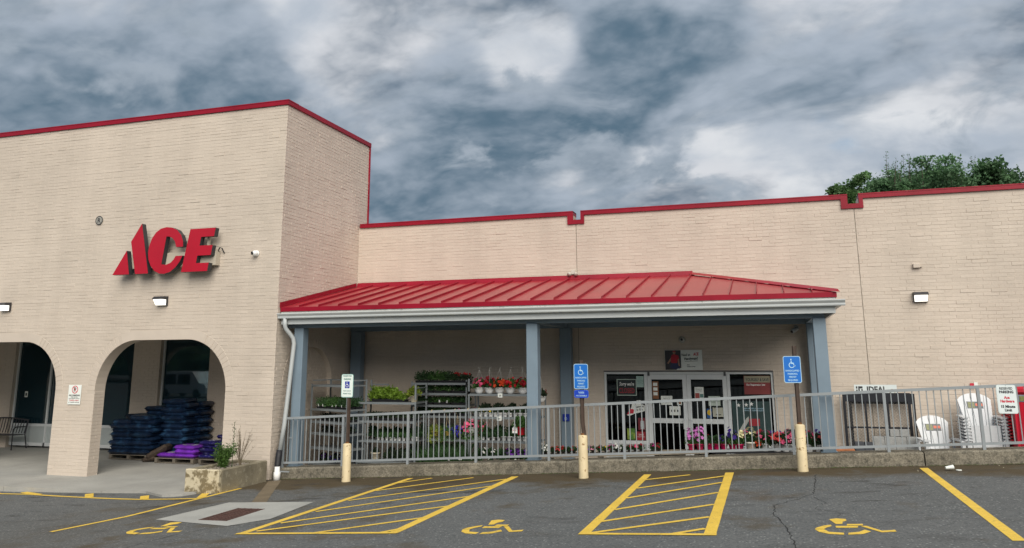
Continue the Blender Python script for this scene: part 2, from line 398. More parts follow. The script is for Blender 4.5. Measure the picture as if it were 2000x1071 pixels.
edge = [(-34, 14.2), (-24, 14.3), (-18, 14.38), (-16.59, 14.40), (-15.56, 14.46), (-14.49, 14.47), (-13.41, 14.42), (-12.6, 14.36), (-12.1, 14.05), (-11.7, 13.80), (-11.4, 13.80), (-11.2, 13.95), (-11.05, 14.4), (-10.95, 15.3), (-10.85, 16.2)]
def zwalk(x, y):
    base = zarc(y)
    return max(base, g(x)+.045) if y < 17 else base
def sidewalk():
    # concrete slabs with sawn joints: each slab an own piece
    hold = struct(bpy.data.objects.new('sidewalk', None)); COL.objects.link(hold)
    def front(x):
        for (x0, y0), (x1, y1) in zip(edge, edge[1:]):
            if x0 <= x <= x1: return y0+(y1-y0)*(x-x0)/(x1-x0)
        return 16.2
    cuts = [-34, -30.2, -27.4, -24.6, -21.9, -19.2, -16.5, -13.8, -10.85]
    for a, b in zip(cuts, cuts[1:]):
        for row in (0, 1, 2):
            mb = MB(); n = 14; j = .006
            for i in range(n):
                xa, xb = a+j+(b-a-2*j)*i/n, a+j+(b-a-2*j)*(i+1)/n
                def yy(x, k): return (front(x), 15.72, 18.1, 20.4)[k]
                ra = [(xa, min(yy(xa, row)+j, yy(xa, row+1)-j)), (xb, min(yy(xb, row)+j, yy(xb, row+1)-j)), (xb, yy(xb, row+1)-j), (xa, yy(xa, row+1)-j)]
                mb.hexa([(x, y, -.4) for x, y in ra], [(x, y, zwalk(x, y)) for x, y in ra])
            mb.build('concrete_slab', concrete, hold)
    mb = MB()
    for a, b in zip(cuts[:-1], cuts[1:]):
        n = 10
        for i in range(n):
            xa, xb = a+(b-a)*i/n, a+(b-a)*(i+1)/n
            for y0, y1 in ((front, 15.72), (15.72, 16.1), (16.1, 18.1), (18.1, 20.4)):
                ya, yb = (y0(xa)+.03, y0(xb)+.03) if callable(y0) else (y0, y0)
                ya, yb = min(ya, y1-.01), min(yb, y1-.01)
                mb.add([(xa, ya, zwalk(xa, ya)-.012), (xb, yb, zwalk(xb, yb)-.012), (xb, y1, zwalk(xb, y1)-.012), (xa, y1, zwalk(xa, y1)-.012)], [(0,1,2,3)])
    mb.build('joint_bed', M('joint_dirt', (.12, .11, .09), .9), hold)
sidewalk()

def kerb():
    hold = struct(bpy.data.objects.new('kerb', None)); COL.objects.link(hold)
    for a, b in ((-10.76, -4.02), (-4.005, 2.47), (2.49, 8.6), (8.62, 15.)):
        mb = MB(); n = 40
        prof = [(16.15, -.15), (16.15, .205), (16.185, .235), (16.56, .238), (16.56, -.15)]
        vs = []
        for i in range(n+1):
            x = a+(b-a)*i/n
            for k, (y, z) in enumerate(prof):
                w = noise.noise(Vector((x*2.3, k*3.1, 5.)))*.010 + noise.noise(Vector((x*7., k*3.1, 9.)))*.006
                ends = .012 if i in (0, n) and k in (1, 2, 3) else 0
                vs.append((x, y+(w if k < 3 else 0)+(ends if k < 3 else 0), g(x)+z+(w*.6 if k in (1, 2) else 0)-ends))
        fs = [(i*5+k, (i+1)*5+k, (i+1)*5+k+1, i*5+k+1) for i in range(n) for k in range(4)]
        fs += [(0,1,2,3,4), tuple(n*5+k for k in (4,3,2,1,0))]
        mb.add(vs, fs); mb.build('kerb_block', aggregate, hold)
kerb()
xs2 = [-10.76+.4*i for i in range(65)]
sheet_mesh('walkway_floor', xs2, [16.5, 17.5, 18.5, 19.9], lambda x, y: zfloor(x), concrete)
# moss and dirt in the corner between kerb and asphalt
def moss():
    mb = MB(); r = random.Random(3)
    for i in range(2600):
        x = r.uniform(-10.7, 6); d = abs(r.gauss(0, .035))
        if noise.noise(Vector((x*1.1, 2., 0))) < r.uniform(-.5, .35): continue
        y = 16.14-d; s = r.uniform(.006, .018); z = g(x)+.004
        a = r.uniform(0, PI); dx, dy = math.cos(a)*s, math.sin(a)*s
        mb.add([(x-dx, y-dy, z), (x+dy, y-dx, z+.004), (x+dx, min(y+dy, 16.149), z+s*.6), (x-dy, y+dx, z+.003)], [(0,1,2,3)])
    stuff(mb.build('moss', M('moss_green', (.055, .07, .02), .95, var=.4, vs=9)))
moss()

# ------------------------------------------------------------------ painted markings on the asphalt (sheets 4-8 mm above it)
def ribbon(name, pts, w, h=.004, mt=yellow, lab=None):
    """a painted strip along pts [(x, y)], width w"""
    mb = MB(); P = []
    for (x0, y0), (x1, y1) in zip(pts, pts[1:]):
        n = max(1, int(math.hypot(x1-x0, y1-y0)/.35))
        P += [(x0+(x1-x0)*i/n, y0+(y1-y0)*i/n) for i in range(n)]
    P.append(pts[-1]); vs = []
    for i, (x, y) in enumerate(P):
        a, b = P[max(i-1, 0)], P[min(i+1, len(P)-1)]; d = Vector((b[0]-a[0], b[1]-a[1])).normalized()
        k = 1+.06*noise.noise(Vector((x*3, y*3, 0)))
        for s in (1, -1):
            px, py = x-d.y*w/2*s*k, y+d.x*w/2*s*k; vs.append((px, py, g(px)+h))
    mb.add(vs, [(2*i, 2*i+1, 2*i+3, 2*i+2) for i in range(len(P)-1)])
    return struct(mb.build(name, mt))
def fill(name, polys, h=.004, mt=yellow):
    mb = MB()
    for pl in polys:
        n = len(pl); tri = tessellate_polygon([[Vector((u, v, 0)) for u, v in pl]])
        fs = []
        for t in tri:
            a, b, c = [pl[i] for i in t]
            fs.append(tuple(t) if (b[0]-a[0])*(c[1]-a[1])-(c[0]-a[0])*(b[1]-a[1]) > 0 else tuple(t[::-1]))
        mb.add([(u, v, g(u)+h) for u, v in pl], fs)
    return struct(mb.build(name, mt))
def aisle(left, right, foot, stripes, wl, wr):
    ribbon('parking_line', left, wl); ribbon('parking_line', right, wr)
    ribbon('parking_line', foot, .10, .008)
    for s in stripes: ribbon('hatch_stripe', s, .085, .006)
aisle([(-7.24, 15.86), (-7.34, 10.35)], [(-4.96, 15.80), (-5.0, 10.38)], [(-7.41, 10.32), (-4.93, 10.40)],
      [((-7.25, 15.12), (-6.74, 15.79)), ((-7.2, 14.2), (-5.82, 15.74)), ((-7.17, 13.11), (-5.02, 15.45)), ((-7.17, 12.05), (-5.02, 14.56)), ((-7.2, 11.10), (-4.98, 13.45)),
       ((-7.2, 10.50), (-4.98, 12.50)), ((-6.23, 10.36), (-5.03, 11.48)), ((-5.23, 10.37), (-5.01, 10.68))], .13, .15)
aisle([(-2.33, 15.72), (-2.36, 10.34)], [(-.84, 15.76), (-.82, 10.30)], [(-2.42, 10.36), (-.74, 10.32)],
      [((-2.3, 15.0), (-1.53, 15.55)), ((-2.28, 14.02), (-.9, 15.32)), ((-2.28, 13.03), (-.9, 14.55)), ((-2.28, 12.03), (-.9, 13.48)), ((-2.3, 11.15), (-.9, 12.41)),
       ((-2.3, 10.40), (-.9, 11.45)), ((-1.27, 10.36), (-.9, 10.68))], .14, .15)
ribbon('parking_line', [(2.40, 15.86), (2.36, 10.05)], .13)
ribbon('parking_line', [(7.4, 15.86), (7.4, 10.05)], .13)
ribbon('parking_line', [(-10.90, 10.45), (-10.62, 11.7), (-10.60, 14.82)], .10)
ribbon('no_stopping_line', [(-24, 13.9), (-18, 14.0), (-16.25, 14.12), (-15.43, 14.15), (-13.76, 13.88), (-12.5, 13.62), (-11.96, 13.53), (-11.21, 13.52), (-10.66, 13.56)], .09, .006)
for a, b in (((-15.15, 14.12), (-15.85, 14.36)), ((-13.55, 13.86), (-14.0, 14.32)), ((-11.88, 13.54), (-12.26, 13.98)), ((-10.62, 13.6), (-11.02, 14.3)), ((-16.3, 14.1), (-16.9, 14.34)), ((-17.8, 14.0), (-18.3, 14.33))):
    ribbon('no_stopping_tick', [a, b], .16, .008)
SYM = [[(.602, 11.094), (.572, 11.261), (.66, 11.316), (.765, 11.276), (.768, 11.165), (.717, 11.093), (.705, 10.965), (.631, 10.95)],
       [(.755, 10.958), (.932, 10.957), (.929, 10.865), (.746, 10.865)], [(.616, 10.840), (.871, 10.838), (.854, 10.736), (.616, 10.728)],
       [(.895, 10.827), (.96, 10.844), (1.098, 10.561), (1.241, 10.61), (1.246, 10.514), (1.086, 10.466)],
       [(.566, 10.916), (.481, 10.856), (.402, 10.744), (.375, 10.665), (.477, 10.660), (.514, 10.744), (.576, 10.829)],
       [(.374, 10.643), (.476, 10.643), (.522, 10.495), (.681, 10.44), (.672, 10.337), (.514, 10.375), (.412, 10.494)],
       [(.727, 10.44), (.847, 10.496), (.921, 10.618), (.978, 10.513), (.881, 10.378), (.718, 10.337)]]
fill('wheelchair_marking', SYM)
fill('wheelchair_marking', [[(x-4.46, y) for x, y in p] for p in SYM])
fill('wheelchair_marking', [[((x-.8)*1.12-9.0, (y-10.8)*.95+10.72) for x, y in p] for p in SYM])
tar = M('crack_dark', (.018, .018, .018), .95, var=.2)
def crack(pts, w, seed):
    r = random.Random(seed); P = []
    for (x0, y0), (x1, y1) in zip(pts, pts[1:]):
        n = max(2, int(math.hypot(x1-x0, y1-y0)/.07))
        for i in range(n): P.append((x0+(x1-x0)*i/n+r.gauss(0, .012), y0+(y1-y0)*i/n+r.gauss(0, .014)))
    mb = MB(); vs = []
    for x, y in P:
        k = w*r.uniform(.2, 1.)
        vs += [(x-k, y, g(x)+.002), (x+k, y+.004, g(x)+.002)]
    mb.add(vs, [(2*i, 2*i+1, 2*i+3, 2*i+2) for i in range(len(P)-1)]); struct(mb.build('asphalt_crack', tar))
crack([(.62, 15.3), (.58, 14.66), (.48, 13.25), (.26, 12.81), (-.08, 12.28), (-.08, 11.62), (.05, 10.78), (.12, 9.93), (.14, 9.2)], .011, 1)
crack([(.45, 13.0), (.62, 12.5), (.45, 12.0), (.78, 11.7), (.6, 11.3)], .006, 2)
crack([(-7.6, 11.0), (-8.15, 10.82), (-8.42, 10.15), (-8.53, 9.2)], .010, 3)
crack([(-5.2, 12.3), (-3.9, 12.25), (-2.4, 12.3)], .004, 4)
crack([(-9.9, 14.6), (-9.0, 14.0), (-8.2, 14.2), (-7.4, 13.9)], .005, 5)
# drain: concrete apron, iron grate, and the patched channel that runs to the downspout
def drain():
    t = thing('storm_drain', 'rusty storm drain grate set in a pale concrete apron in the asphalt', 'drain', (-8.6, 11.9, g(-8.6)))
    ap = [(-9.76, 11.42), (-9.56, 13.04), (-7.78, 13.0), (-7.60, 11.44), (-7.98, 10.88)]
    gr = [(-8.90, 11.38), (-8.92, 12.44), (-8.32, 12.34), (-8.29, 11.28)]
    mb = MB(); vs = [(x, y, g(x)+.006) for x, y in ap]+[(x, y, g(x)+.004) for x, y in gr]
    mb.add(vs, [(0,5,6,1), (1,6,7,2), (2,7,8,3), (3,8,4), (4,8,5,0)]); mb.build('apron', apronc, t)
    mb = MB(); mb.add([(x, y, g(x)-.12) for x, y in gr], [(0,3,2,1)])
    mb.add([(x, y, g(x)+dz) for dz in (-.12, .0) for x, y in gr], [(0,1,5,4),(1,2,6,5),(2,3,7,6),(3,0,4,7)])
    mb.build('pit', darkmat, t)
    rust = M('rusty_iron', (.075, .035, .028), .75, var=.3, vs=8, bump=.3, spec=.4)
    P = lambda u, v: (gr[0][0]*(1-u)*(1-v)+gr[3][0]*u*(1-v)+gr[1][0]*(1-u)*v+gr[2][0]*u*v, gr[0][1]*(1-u)*(1-v)+gr[3][1]*u*(1-v)+gr[1][1]*(1-u)*v+gr[2][1]*u*v)
    def bar(name, u0, u1, v0, v1, top=.006):
        c = [P(u0, v0), P(u1, v0), P(u1, v1), P(u0, v1)]
        MB().hexa([(x, y, g(x)-.03) for x, y in c], [(x, y, g(x)+top) for x, y in c]).build(name, rust, t)
    for k in range(5): bar('grate_rib', k/4-.025 if k else 0, k/4+.025 if k < 4 else 1, 0, 1, .008)
    for k in range(15): bar('grate_bar', 0, 1, k/14*.96, k/14*.96+.036)
    ribbon('patched_channel', [(-10.48, 15.86), (-9.4, 13.9), (-8.86, 12.93)], .27, .005, M('channel_patch', (.15, .115, .07), .9, var=.2, vs=3, fine=.2))
drain()

# ------------------------------------------------------------------ brick walls
BL, BH, BED = .301, .0755, .081       # brick length, height, course height
def brick_mb(mb, fr, u0, u1, v0, v1, out, tilt, mi=0, rnd=None):
    e = .004
    q = [(u0, v0), (u1, v0), (u1, v1), (u0, v1)]; c = [(u0+e, v0+e), (u1-e, v0+e), (u1-e, v1-e), (u0+e, v1-e)]
    vs = [fr(u, v, .0) for u, v in q]+[fr(u, v, -(out+(tilt if v > (v0+v1)/2 else -tilt))) for u, v in c]
    mb.add(vs, [(4,5,6,7), (0,1,5,4), (1,2,6,5), (2,3,7,6), (3,0,4,7)], mi)
def brick_wall(bld, wall_part, fr, u0, u1, v0, v1, blocked, seed, single=300, cen=None):
    """running bond on the frame fr; blocked(v, ua, ub) -> list of intervals to leave free; the bricks nearest the camera become own objects"""
    r = random.Random(seed); mb = MB(); full = []
    rows = int((v1-v0)/BED)
    for k in range(rows):
        z0 = v0+k*BED; z1 = z0+BH
        bl = sorted(blocked(z0+BH/2))
        free = []; a = u0
        for p, q in bl:
            if p > a: free.append((a, min(p, u1)))
            a = max(a, q)
        if a < u1: free.append((a, u1))
        sh = (k % 2)*.1525+r.uniform(-.03, .03)
        course_wave = r.gauss(0, .0007)
        for a, b in free:
            x = math.floor((a-sh)/.305)*.305+sh
            while x < b:
                xa, xb = max(x+.002, a), min(x+.303, b)
                if xb-xa > .03:
                    out = .0038+course_wave+r.gauss(0, .0013); tl = r.gauss(0, .0009); dz = r.gauss(0, .0016)
                    if r.random() < .06: out += r.uniform(.002, .005)
                    if r.random() < .02: out -= .004
                    out = max(out, .002)
                    if xb-xa > .29: full.append((xa, xb, z0+dz, z1+dz, out, tl))
                    else: brick_mb(mb, fr, xa, xb, z0+dz, z1+dz, out, tl)
                x += .305
    cam_p = Vector((0, 0, 2.74))
    full.sort(key=lambda q: (Vector(fr((q[0]+q[1])/2, (q[2]+q[3])/2, 0))-cam_p).length)
    own = [q for q in full if inframe(fr((q[0]+q[1])/2, (q[2]+q[3])/2, 0))][:single]; ids = set(map(id, own))
    for q in full:
        if id(q) not in ids: brick_mb(mb, fr, *q)
    stuff(mb.build('brick_courses', brickpaint, wall_part))
    if own:
        one = MB(); brick_mb(one, lambda u, v, d: (u, d, v), -.1505, .1505, -BH/2, BH/2, .0042, 0.)
        me = one.mesh('brick', brickpaint)
        for xa, xb, z0, z1, out, tl in own:
            p = fr((xa+xb)/2, (z0+z1)/2, 0)
            put('brick', me, wall_part, False, loc=(p[0], p[1]-(out-.0042), p[2]), rot=(math.atan2(tl*1.6, BH), 0, 0))
def inframe(p):
    d = Vector(p)-Vector((0, 0, 2.74)); z = d.dot(fw)
    return z > 0 and 0 < 1000+1557.2*d.dot(rt)/z < 2000 and 0 < 386.4-1557.2*d.dot(up)/z < 1071

ARCHES = [(-15.85, -12.06), (-20.85, -17.07), (-25.85, -22.07)]; ATOP, ASPR, ARX = 3.225, 2.02, 1.15
def arch_outline(a, b, grow=0., base=-.3):
    pts = [(a-grow, base), (a-grow, ASPR)]
    for t in np.linspace(0, PI/2, 13)[1:]: pts.append((a+ARX-(ARX+grow)*math.cos(t), ASPR+(ATOP-ASPR+grow)*math.sin(t)))
    for t in np.linspace(PI/2, 0, 13): pts.append((b-ARX+(ARX+grow)*math.cos(t), ASPR+(ATOP-ASPR+grow)*math.sin(t)))
    pts.append((b+grow, base)); return pts
def arch_half(v, a, b, grow):
    if v > ATOP+grow: return None
    if v <= ASPR: return (a-grow*(1 if v > 1.9 else 0), b+grow*(1 if v > 1.9 else 0))
    s = (v-ASPR)/(ATOP-ASPR+grow); c = math.sqrt(max(0, 1-s*s))
    return (a+ARX-(ARX+grow)*c, b-ARX+(ARX+grow)*c)
def voussoirs(hold, fr, a, b, grow, out=.006, sides=(0, 1)):
    n = 18
    for side in sides:
        for k in range(n):
            t0, t1 = PI/2*(k+.06)/n, PI/2*(k+.94)/n
            if t0 > math.radians(66): continue            # the flat head is smooth render
            def P(t, gq):
                c, s = math.cos(t), math.sin(t)
                u = a+ARX-(ARX+gq)*c if side == 0 else b-ARX+(ARX+gq)*c
                return (u, ASPR+(ATOP-ASPR+gq)*s)
            q = [P(t0, .002), P(t0, grow-.004), P(t1, grow-.004), P(t1, .002)]
            if side == 0: q = q[::-1]
            cx = sum(p[0] for p in q)/4; cz = sum(p[1] for p in q)/4
            o = out+R.gauss(0, .0018)
            c = [(p[0]*.94+cx*.06, p[1]*.94+cz*.06) for p in q]
            vs = [fr(u, v, 0) for u, v in q]+[fr(u, v, -o) for u, v in c]
            f_ = [(4,5,6,7), (0,1,5,4), (1,2,6,5), (2,3,7,6), (3,0,4,7)]
            ar = sum(q[i][0]*q[(i+1)%4][1]-q[(i+1)%4][0]*q[i][1] for i in range(4))
            MB().add(vs, f_ if ar > 0 else [x[::-1] for x in f_]).build('arch_brick', brickpaint, hold)

def tall_block():
    XL, ZT = -32., 8.83
    t = thing('brick_building', 'tall painted brick building with arched arcade and red parapet coping', 'building', (-20, 18, 0))
    fr = frY(YF)
    out = [(XL, ZT), (XL, -.3)]
    for a, b in sorted(ARCHES): out += arch_outline(a, b)
    out += [(XS, -.3), (XS, ZT)]
    w = MB().prism(out, fr, 0., .33).build('front_wall', mortar, t)
    def blocked(v):
        r_ = []
        for a, b in ARCHES:
            h = arch_half(v, a, b, .23)
            if h: r_.append(h)
        return r_
    brick_wall(t, w, fr, XL, XS-.0, .0-.25, ZT, blocked, 11)
    for a, b in ARCHES: voussoirs(w, fr, a, b, .225)
    # smooth rendered heads of the arches
    for a, b in ARCHES:
        ts = np.linspace(math.radians(66), PI/2, 6)
        lo = [(a+ARX-ARX*math.cos(t_), ASPR+(ATOP-ASPR)*math.sin(t_)) for t_ in ts]+[(b-ARX+ARX*math.cos(t_), ASPR+(ATOP-ASPR)*math.sin(t_)) for t_ in ts[::-1]]
        hi = [(a+ARX-(ARX+.225)*math.cos(t_), ASPR+(ATOP-ASPR+.225)*math.sin(t_)) for t_ in ts]+[(b-ARX+(ARX+.225)*math.cos(t_), ASPR+(ATOP-ASPR+.225)*math.sin(t_)) for t_ in ts[::-1]]
        MB().prism(lo+hi[::-1], fr, -.007, .0).build('arch_head', plaster, w)
    # piers' inner faces and soffit of the arches: brick lining on the reveals
    for a, b in ARCHES:
        for x, sg in ((a, 1), (b, -1)):
            k = 0; z = -.1; rv = MB()
            while z < 1.95:
                for (y0, y1) in (((.004, .295), (.303, .328)) if k % 2 else ((.004, .150), (.158, .328))):
                    o = .006+R.gauss(0, .001)
                    q = [(x, YF+y0, z), (x, YF+y1, z), (x, YF+y1, z+BH), (x, YF+y0, z+BH)]
                    c = [(x+sg*o, YF+y0+.004, z+.004), (x+sg*o, YF+y1-.004, z+.004), (x+sg*o, YF+y1-.004, z+BH-.004), (x+sg*o, YF+y0+.004, z+BH-.004)]
                    fs = [(4,5,6,7), (0,1,5,4), (1,2,6,5), (2,3,7,6), (3,0,4,7)]
                    rv.add(q+c, fs if sg > 0 else [f[::-1] for f in fs])
                z += BED; k += 1
            stuff(rv.build('reveal_bricks', brickpaint, w))
    # side wall, facing +X, with the bricked-up arch
    frs = lambda u, v, d: (XS-d, u, v)         # u = y
    NA, NB, ND = 16.62, 18.62, .13
    def nich(gr, base=-.3):
        pts = [(NA-gr, base), (NA-gr, 2.15)]; rx = .92
        for q in np.linspace(0, PI/2, 11)[1:]: pts.append((NA+rx-(rx+gr)*math.cos(q), 2.15+(.88+gr)*math.sin(q)))
        for q in np.linspace(PI/2, 0, 11): pts.append((NB-rx+(rx+gr)*math.cos(q), 2.15+(.88+gr)*math.sin(q)))
        return pts+[(NB+gr, base)]
    o2 = [(YF+.331, ZT), (YF+.331, -.3)]+nich(0)+[(20.28, -.3), (20.28, ZT)]
    ws = MB().prism(o2, frs, 0., .33).build('side_wall', mortar, t)
    def bl2(v):
        if v > 3.03+.24: return []
        if v <= 2.15: return [(NA, NB)]
        s = (v-2.15)/(.88+.23); c = math.sqrt(max(0, 1-s*s)); return [(NA+.92-1.15*c, NB-.92+1.15*c)]
    brick_wall(t, ws, frs, YF, 20.28, -.25, ZT, bl2, 12, single=0)
    for side in (0, 1):
        for k in range(16):
            t0, t1 = PI/2*(k+.06)/16, PI/2*(k+.94)/16
            def P(q, gq):
                return (NA+.92-(.92+gq)*math.cos(q) if side == 0 else NB-.92+(.92+gq)*math.cos(q), 2.15+(.88+gq)*math.sin(q))
            q = [P(t0, .002), P(t0, .222), P(t1, .222), P(t1, .002)]
            if side == 0: q = q[::-1]
            MB().prism(q, frs, -.007-R.random()*.002, 0).build('arch_brick', brickpaint, ws)
    inf = MB().box((XS-.32, NA+.002, -.3), (XS-ND, NB-.002, 3.025)).build('infill', mortar, ws)
    frn = lambda u, v, d: (XS-ND-d, u, v)
    def bl3(v):
        if v <= 2.15: return []
        s = min(1, (v-2.15)/.88); c = math.sqrt(max(0, 1-s*s)); return [(NA-1, NA+.92-.92*c), (NB-.92+.92*c, NB+1)]
    mbk = MB(); 
    k = 0; z = -.2
    r = random.Random(5)
    while z < 2.95:
        lo, hi = NA, NB
        for p, q in bl3(z+BH): lo, hi = (max(lo, q), hi) if p < NA else (lo, min(hi, p))
        x = lo-(k % 2)*.15
        while x < hi:
            a, b = max(x, lo), min(x+.297, hi)
            if b-a > .03: brick_mb(mbk, frn, a, b, z, z+BH, .006+r.gauss(0, .0015), r.gauss(0, .001))
            x += .305
        z += BED; k += 1
    stuff(mbk.build('infill_bricks', brickpaint, ws))
    MB().box((XL, 20.29, -.3), (XS, 20.6, 0.0)).build('rear_footing', mortar, t)
    MB().box((XL, YF+.332, 8.3), (XS-.332, 20.0, 8.4)).build('roof', M('roof_felt', (.09, .09, .09), .9), t)
    MB().box((XL, 20.0, 3.43), (XS-.332, 20.28, ZT)).build('rear_wall', mortar, t); MB().box((XL, 20.281, 3.43), (XS-.34, 33.9, 3.6)).build('roof', MATS['roof_felt'], t)
    MB().box((XL-.3, YF, -.3), (XL-.002, 20.28, ZT)).build('end_wall', mortar, t); MB().box((XL, 20.0, ZT-.012), (XS-.39, 20.33, ZT+.10)).build('coping', redmetal, t)
    MB().box((XS-.33, 20.284, -.3), (XS-.002, 33, 6.0)).build('side_wall_rear', mortar, t)
    # red coping: front, side, and the corner strip at the back end of the side wall
    MB().box((XL, YF-.045, ZT-.012), (XS+.045, YF+.40, ZT+.105)).build('coping', redmetal, t)
    MB().box((XL, YF-.052, ZT+.085), (XS+.052, YF+.40, ZT+.110)).build('coping_drip', redmetal, t)
    MB().box((XS-.38, YF+.402, ZT-.012), (XS+.045, 20.33, ZT+.105)).build('coping', redmetal, t)
    MB().box((XS-.03, 20.284, 6.45), (XS+.035, 20.33, ZT-.013)).build('corner_strip', redmetal, t)
    # arcade ceiling and storefront
    ceil = M('arcade_ceiling', (.42, .40, .35), .8, var=.05)
    MB().box((XL, YF+.332, 3.34), (XS-.332, 20.4, 3.42)).build('arcade_ceiling', ceil, t)
    pier_m = brickpaint
    PY, GY = 20.0, 20.16
    piers = [(XL, -28.4), (-24.0, -23.02), (-18.36, -17.38), (-15.62, XS-.332)]
    for a, b in piers:
        pr = MB().box((a, PY, -.1), (b, 20.38, 3.34)).build('storefront_pier', mortar, t)
        mbp = MB(); z = .0; k = 0
        while z < 3.26:
            x = a-(k % 2)*.15
            while x < b:
                p, q = max(x, a), min(x+.297, b)
                if q-p > .03: brick_mb(mbp, frY(PY), p, q, z, z+BH, .006+R.gauss(0, .0015), R.gauss(0, .001))
                x += .305
            if b > -18: pass
            z += BED; k += 1
        stuff(mbp.build('brick_courses', brickpaint, pr))
    for (a, b, mull, kick) in ((-28.4, -24.0, (-26.2,), True), (-23.02, -18.36, (-21.62, -20.1), True), (-17.38, -15.62, (), False)):
        wn = MB()
        for x0, x1 in [(a, a+.06), (b-.06, b)]+[(q-.03, q+.03) for q in mull]: wn.box((x0, GY-.05, zarc(20)+.06), (x1, GY+.05, 3.34))
        wn.box((a+.06, GY-.05, zarc(20)+.06), (b-.06, GY+.05, zarc(20)+.16))
        if kick: wn.box((a+.061, GY-.045, .74), (b-.061, GY+.045, .82))
        wf = wn.build('window', alum, t)
        zb = .74 if kick else .45
        if kick: MB().box((a+.061, GY-.02, zarc(20)+.161), (b-.061, GY+.02, .739)).build('kick_panel', M('grey_panel', (.40, .44, .44), .5, var=.06), wf)
        else: MB().box((a+.061, GY-.12, zarc(20)+.161), (b-.061, GY+.05, zb)).build('sill_wall', mortar, wf)
        xs_ = [a]+list(mull)+[b]
        for p, q in zip(xs_, xs_[1:]): MB().box((p+.061 if p == a else p+.031, GY-.005, zb+.081 if kick else zb+.001), (q-.061 if q == b else q-.031, GY+.005, 3.339)).build('pane', arcglass, wf)
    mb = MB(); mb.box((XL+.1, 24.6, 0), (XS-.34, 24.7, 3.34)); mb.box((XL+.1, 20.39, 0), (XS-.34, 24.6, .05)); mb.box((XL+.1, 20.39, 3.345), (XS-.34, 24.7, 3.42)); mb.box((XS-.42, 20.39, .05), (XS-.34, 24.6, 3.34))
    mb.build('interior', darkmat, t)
tall_block()

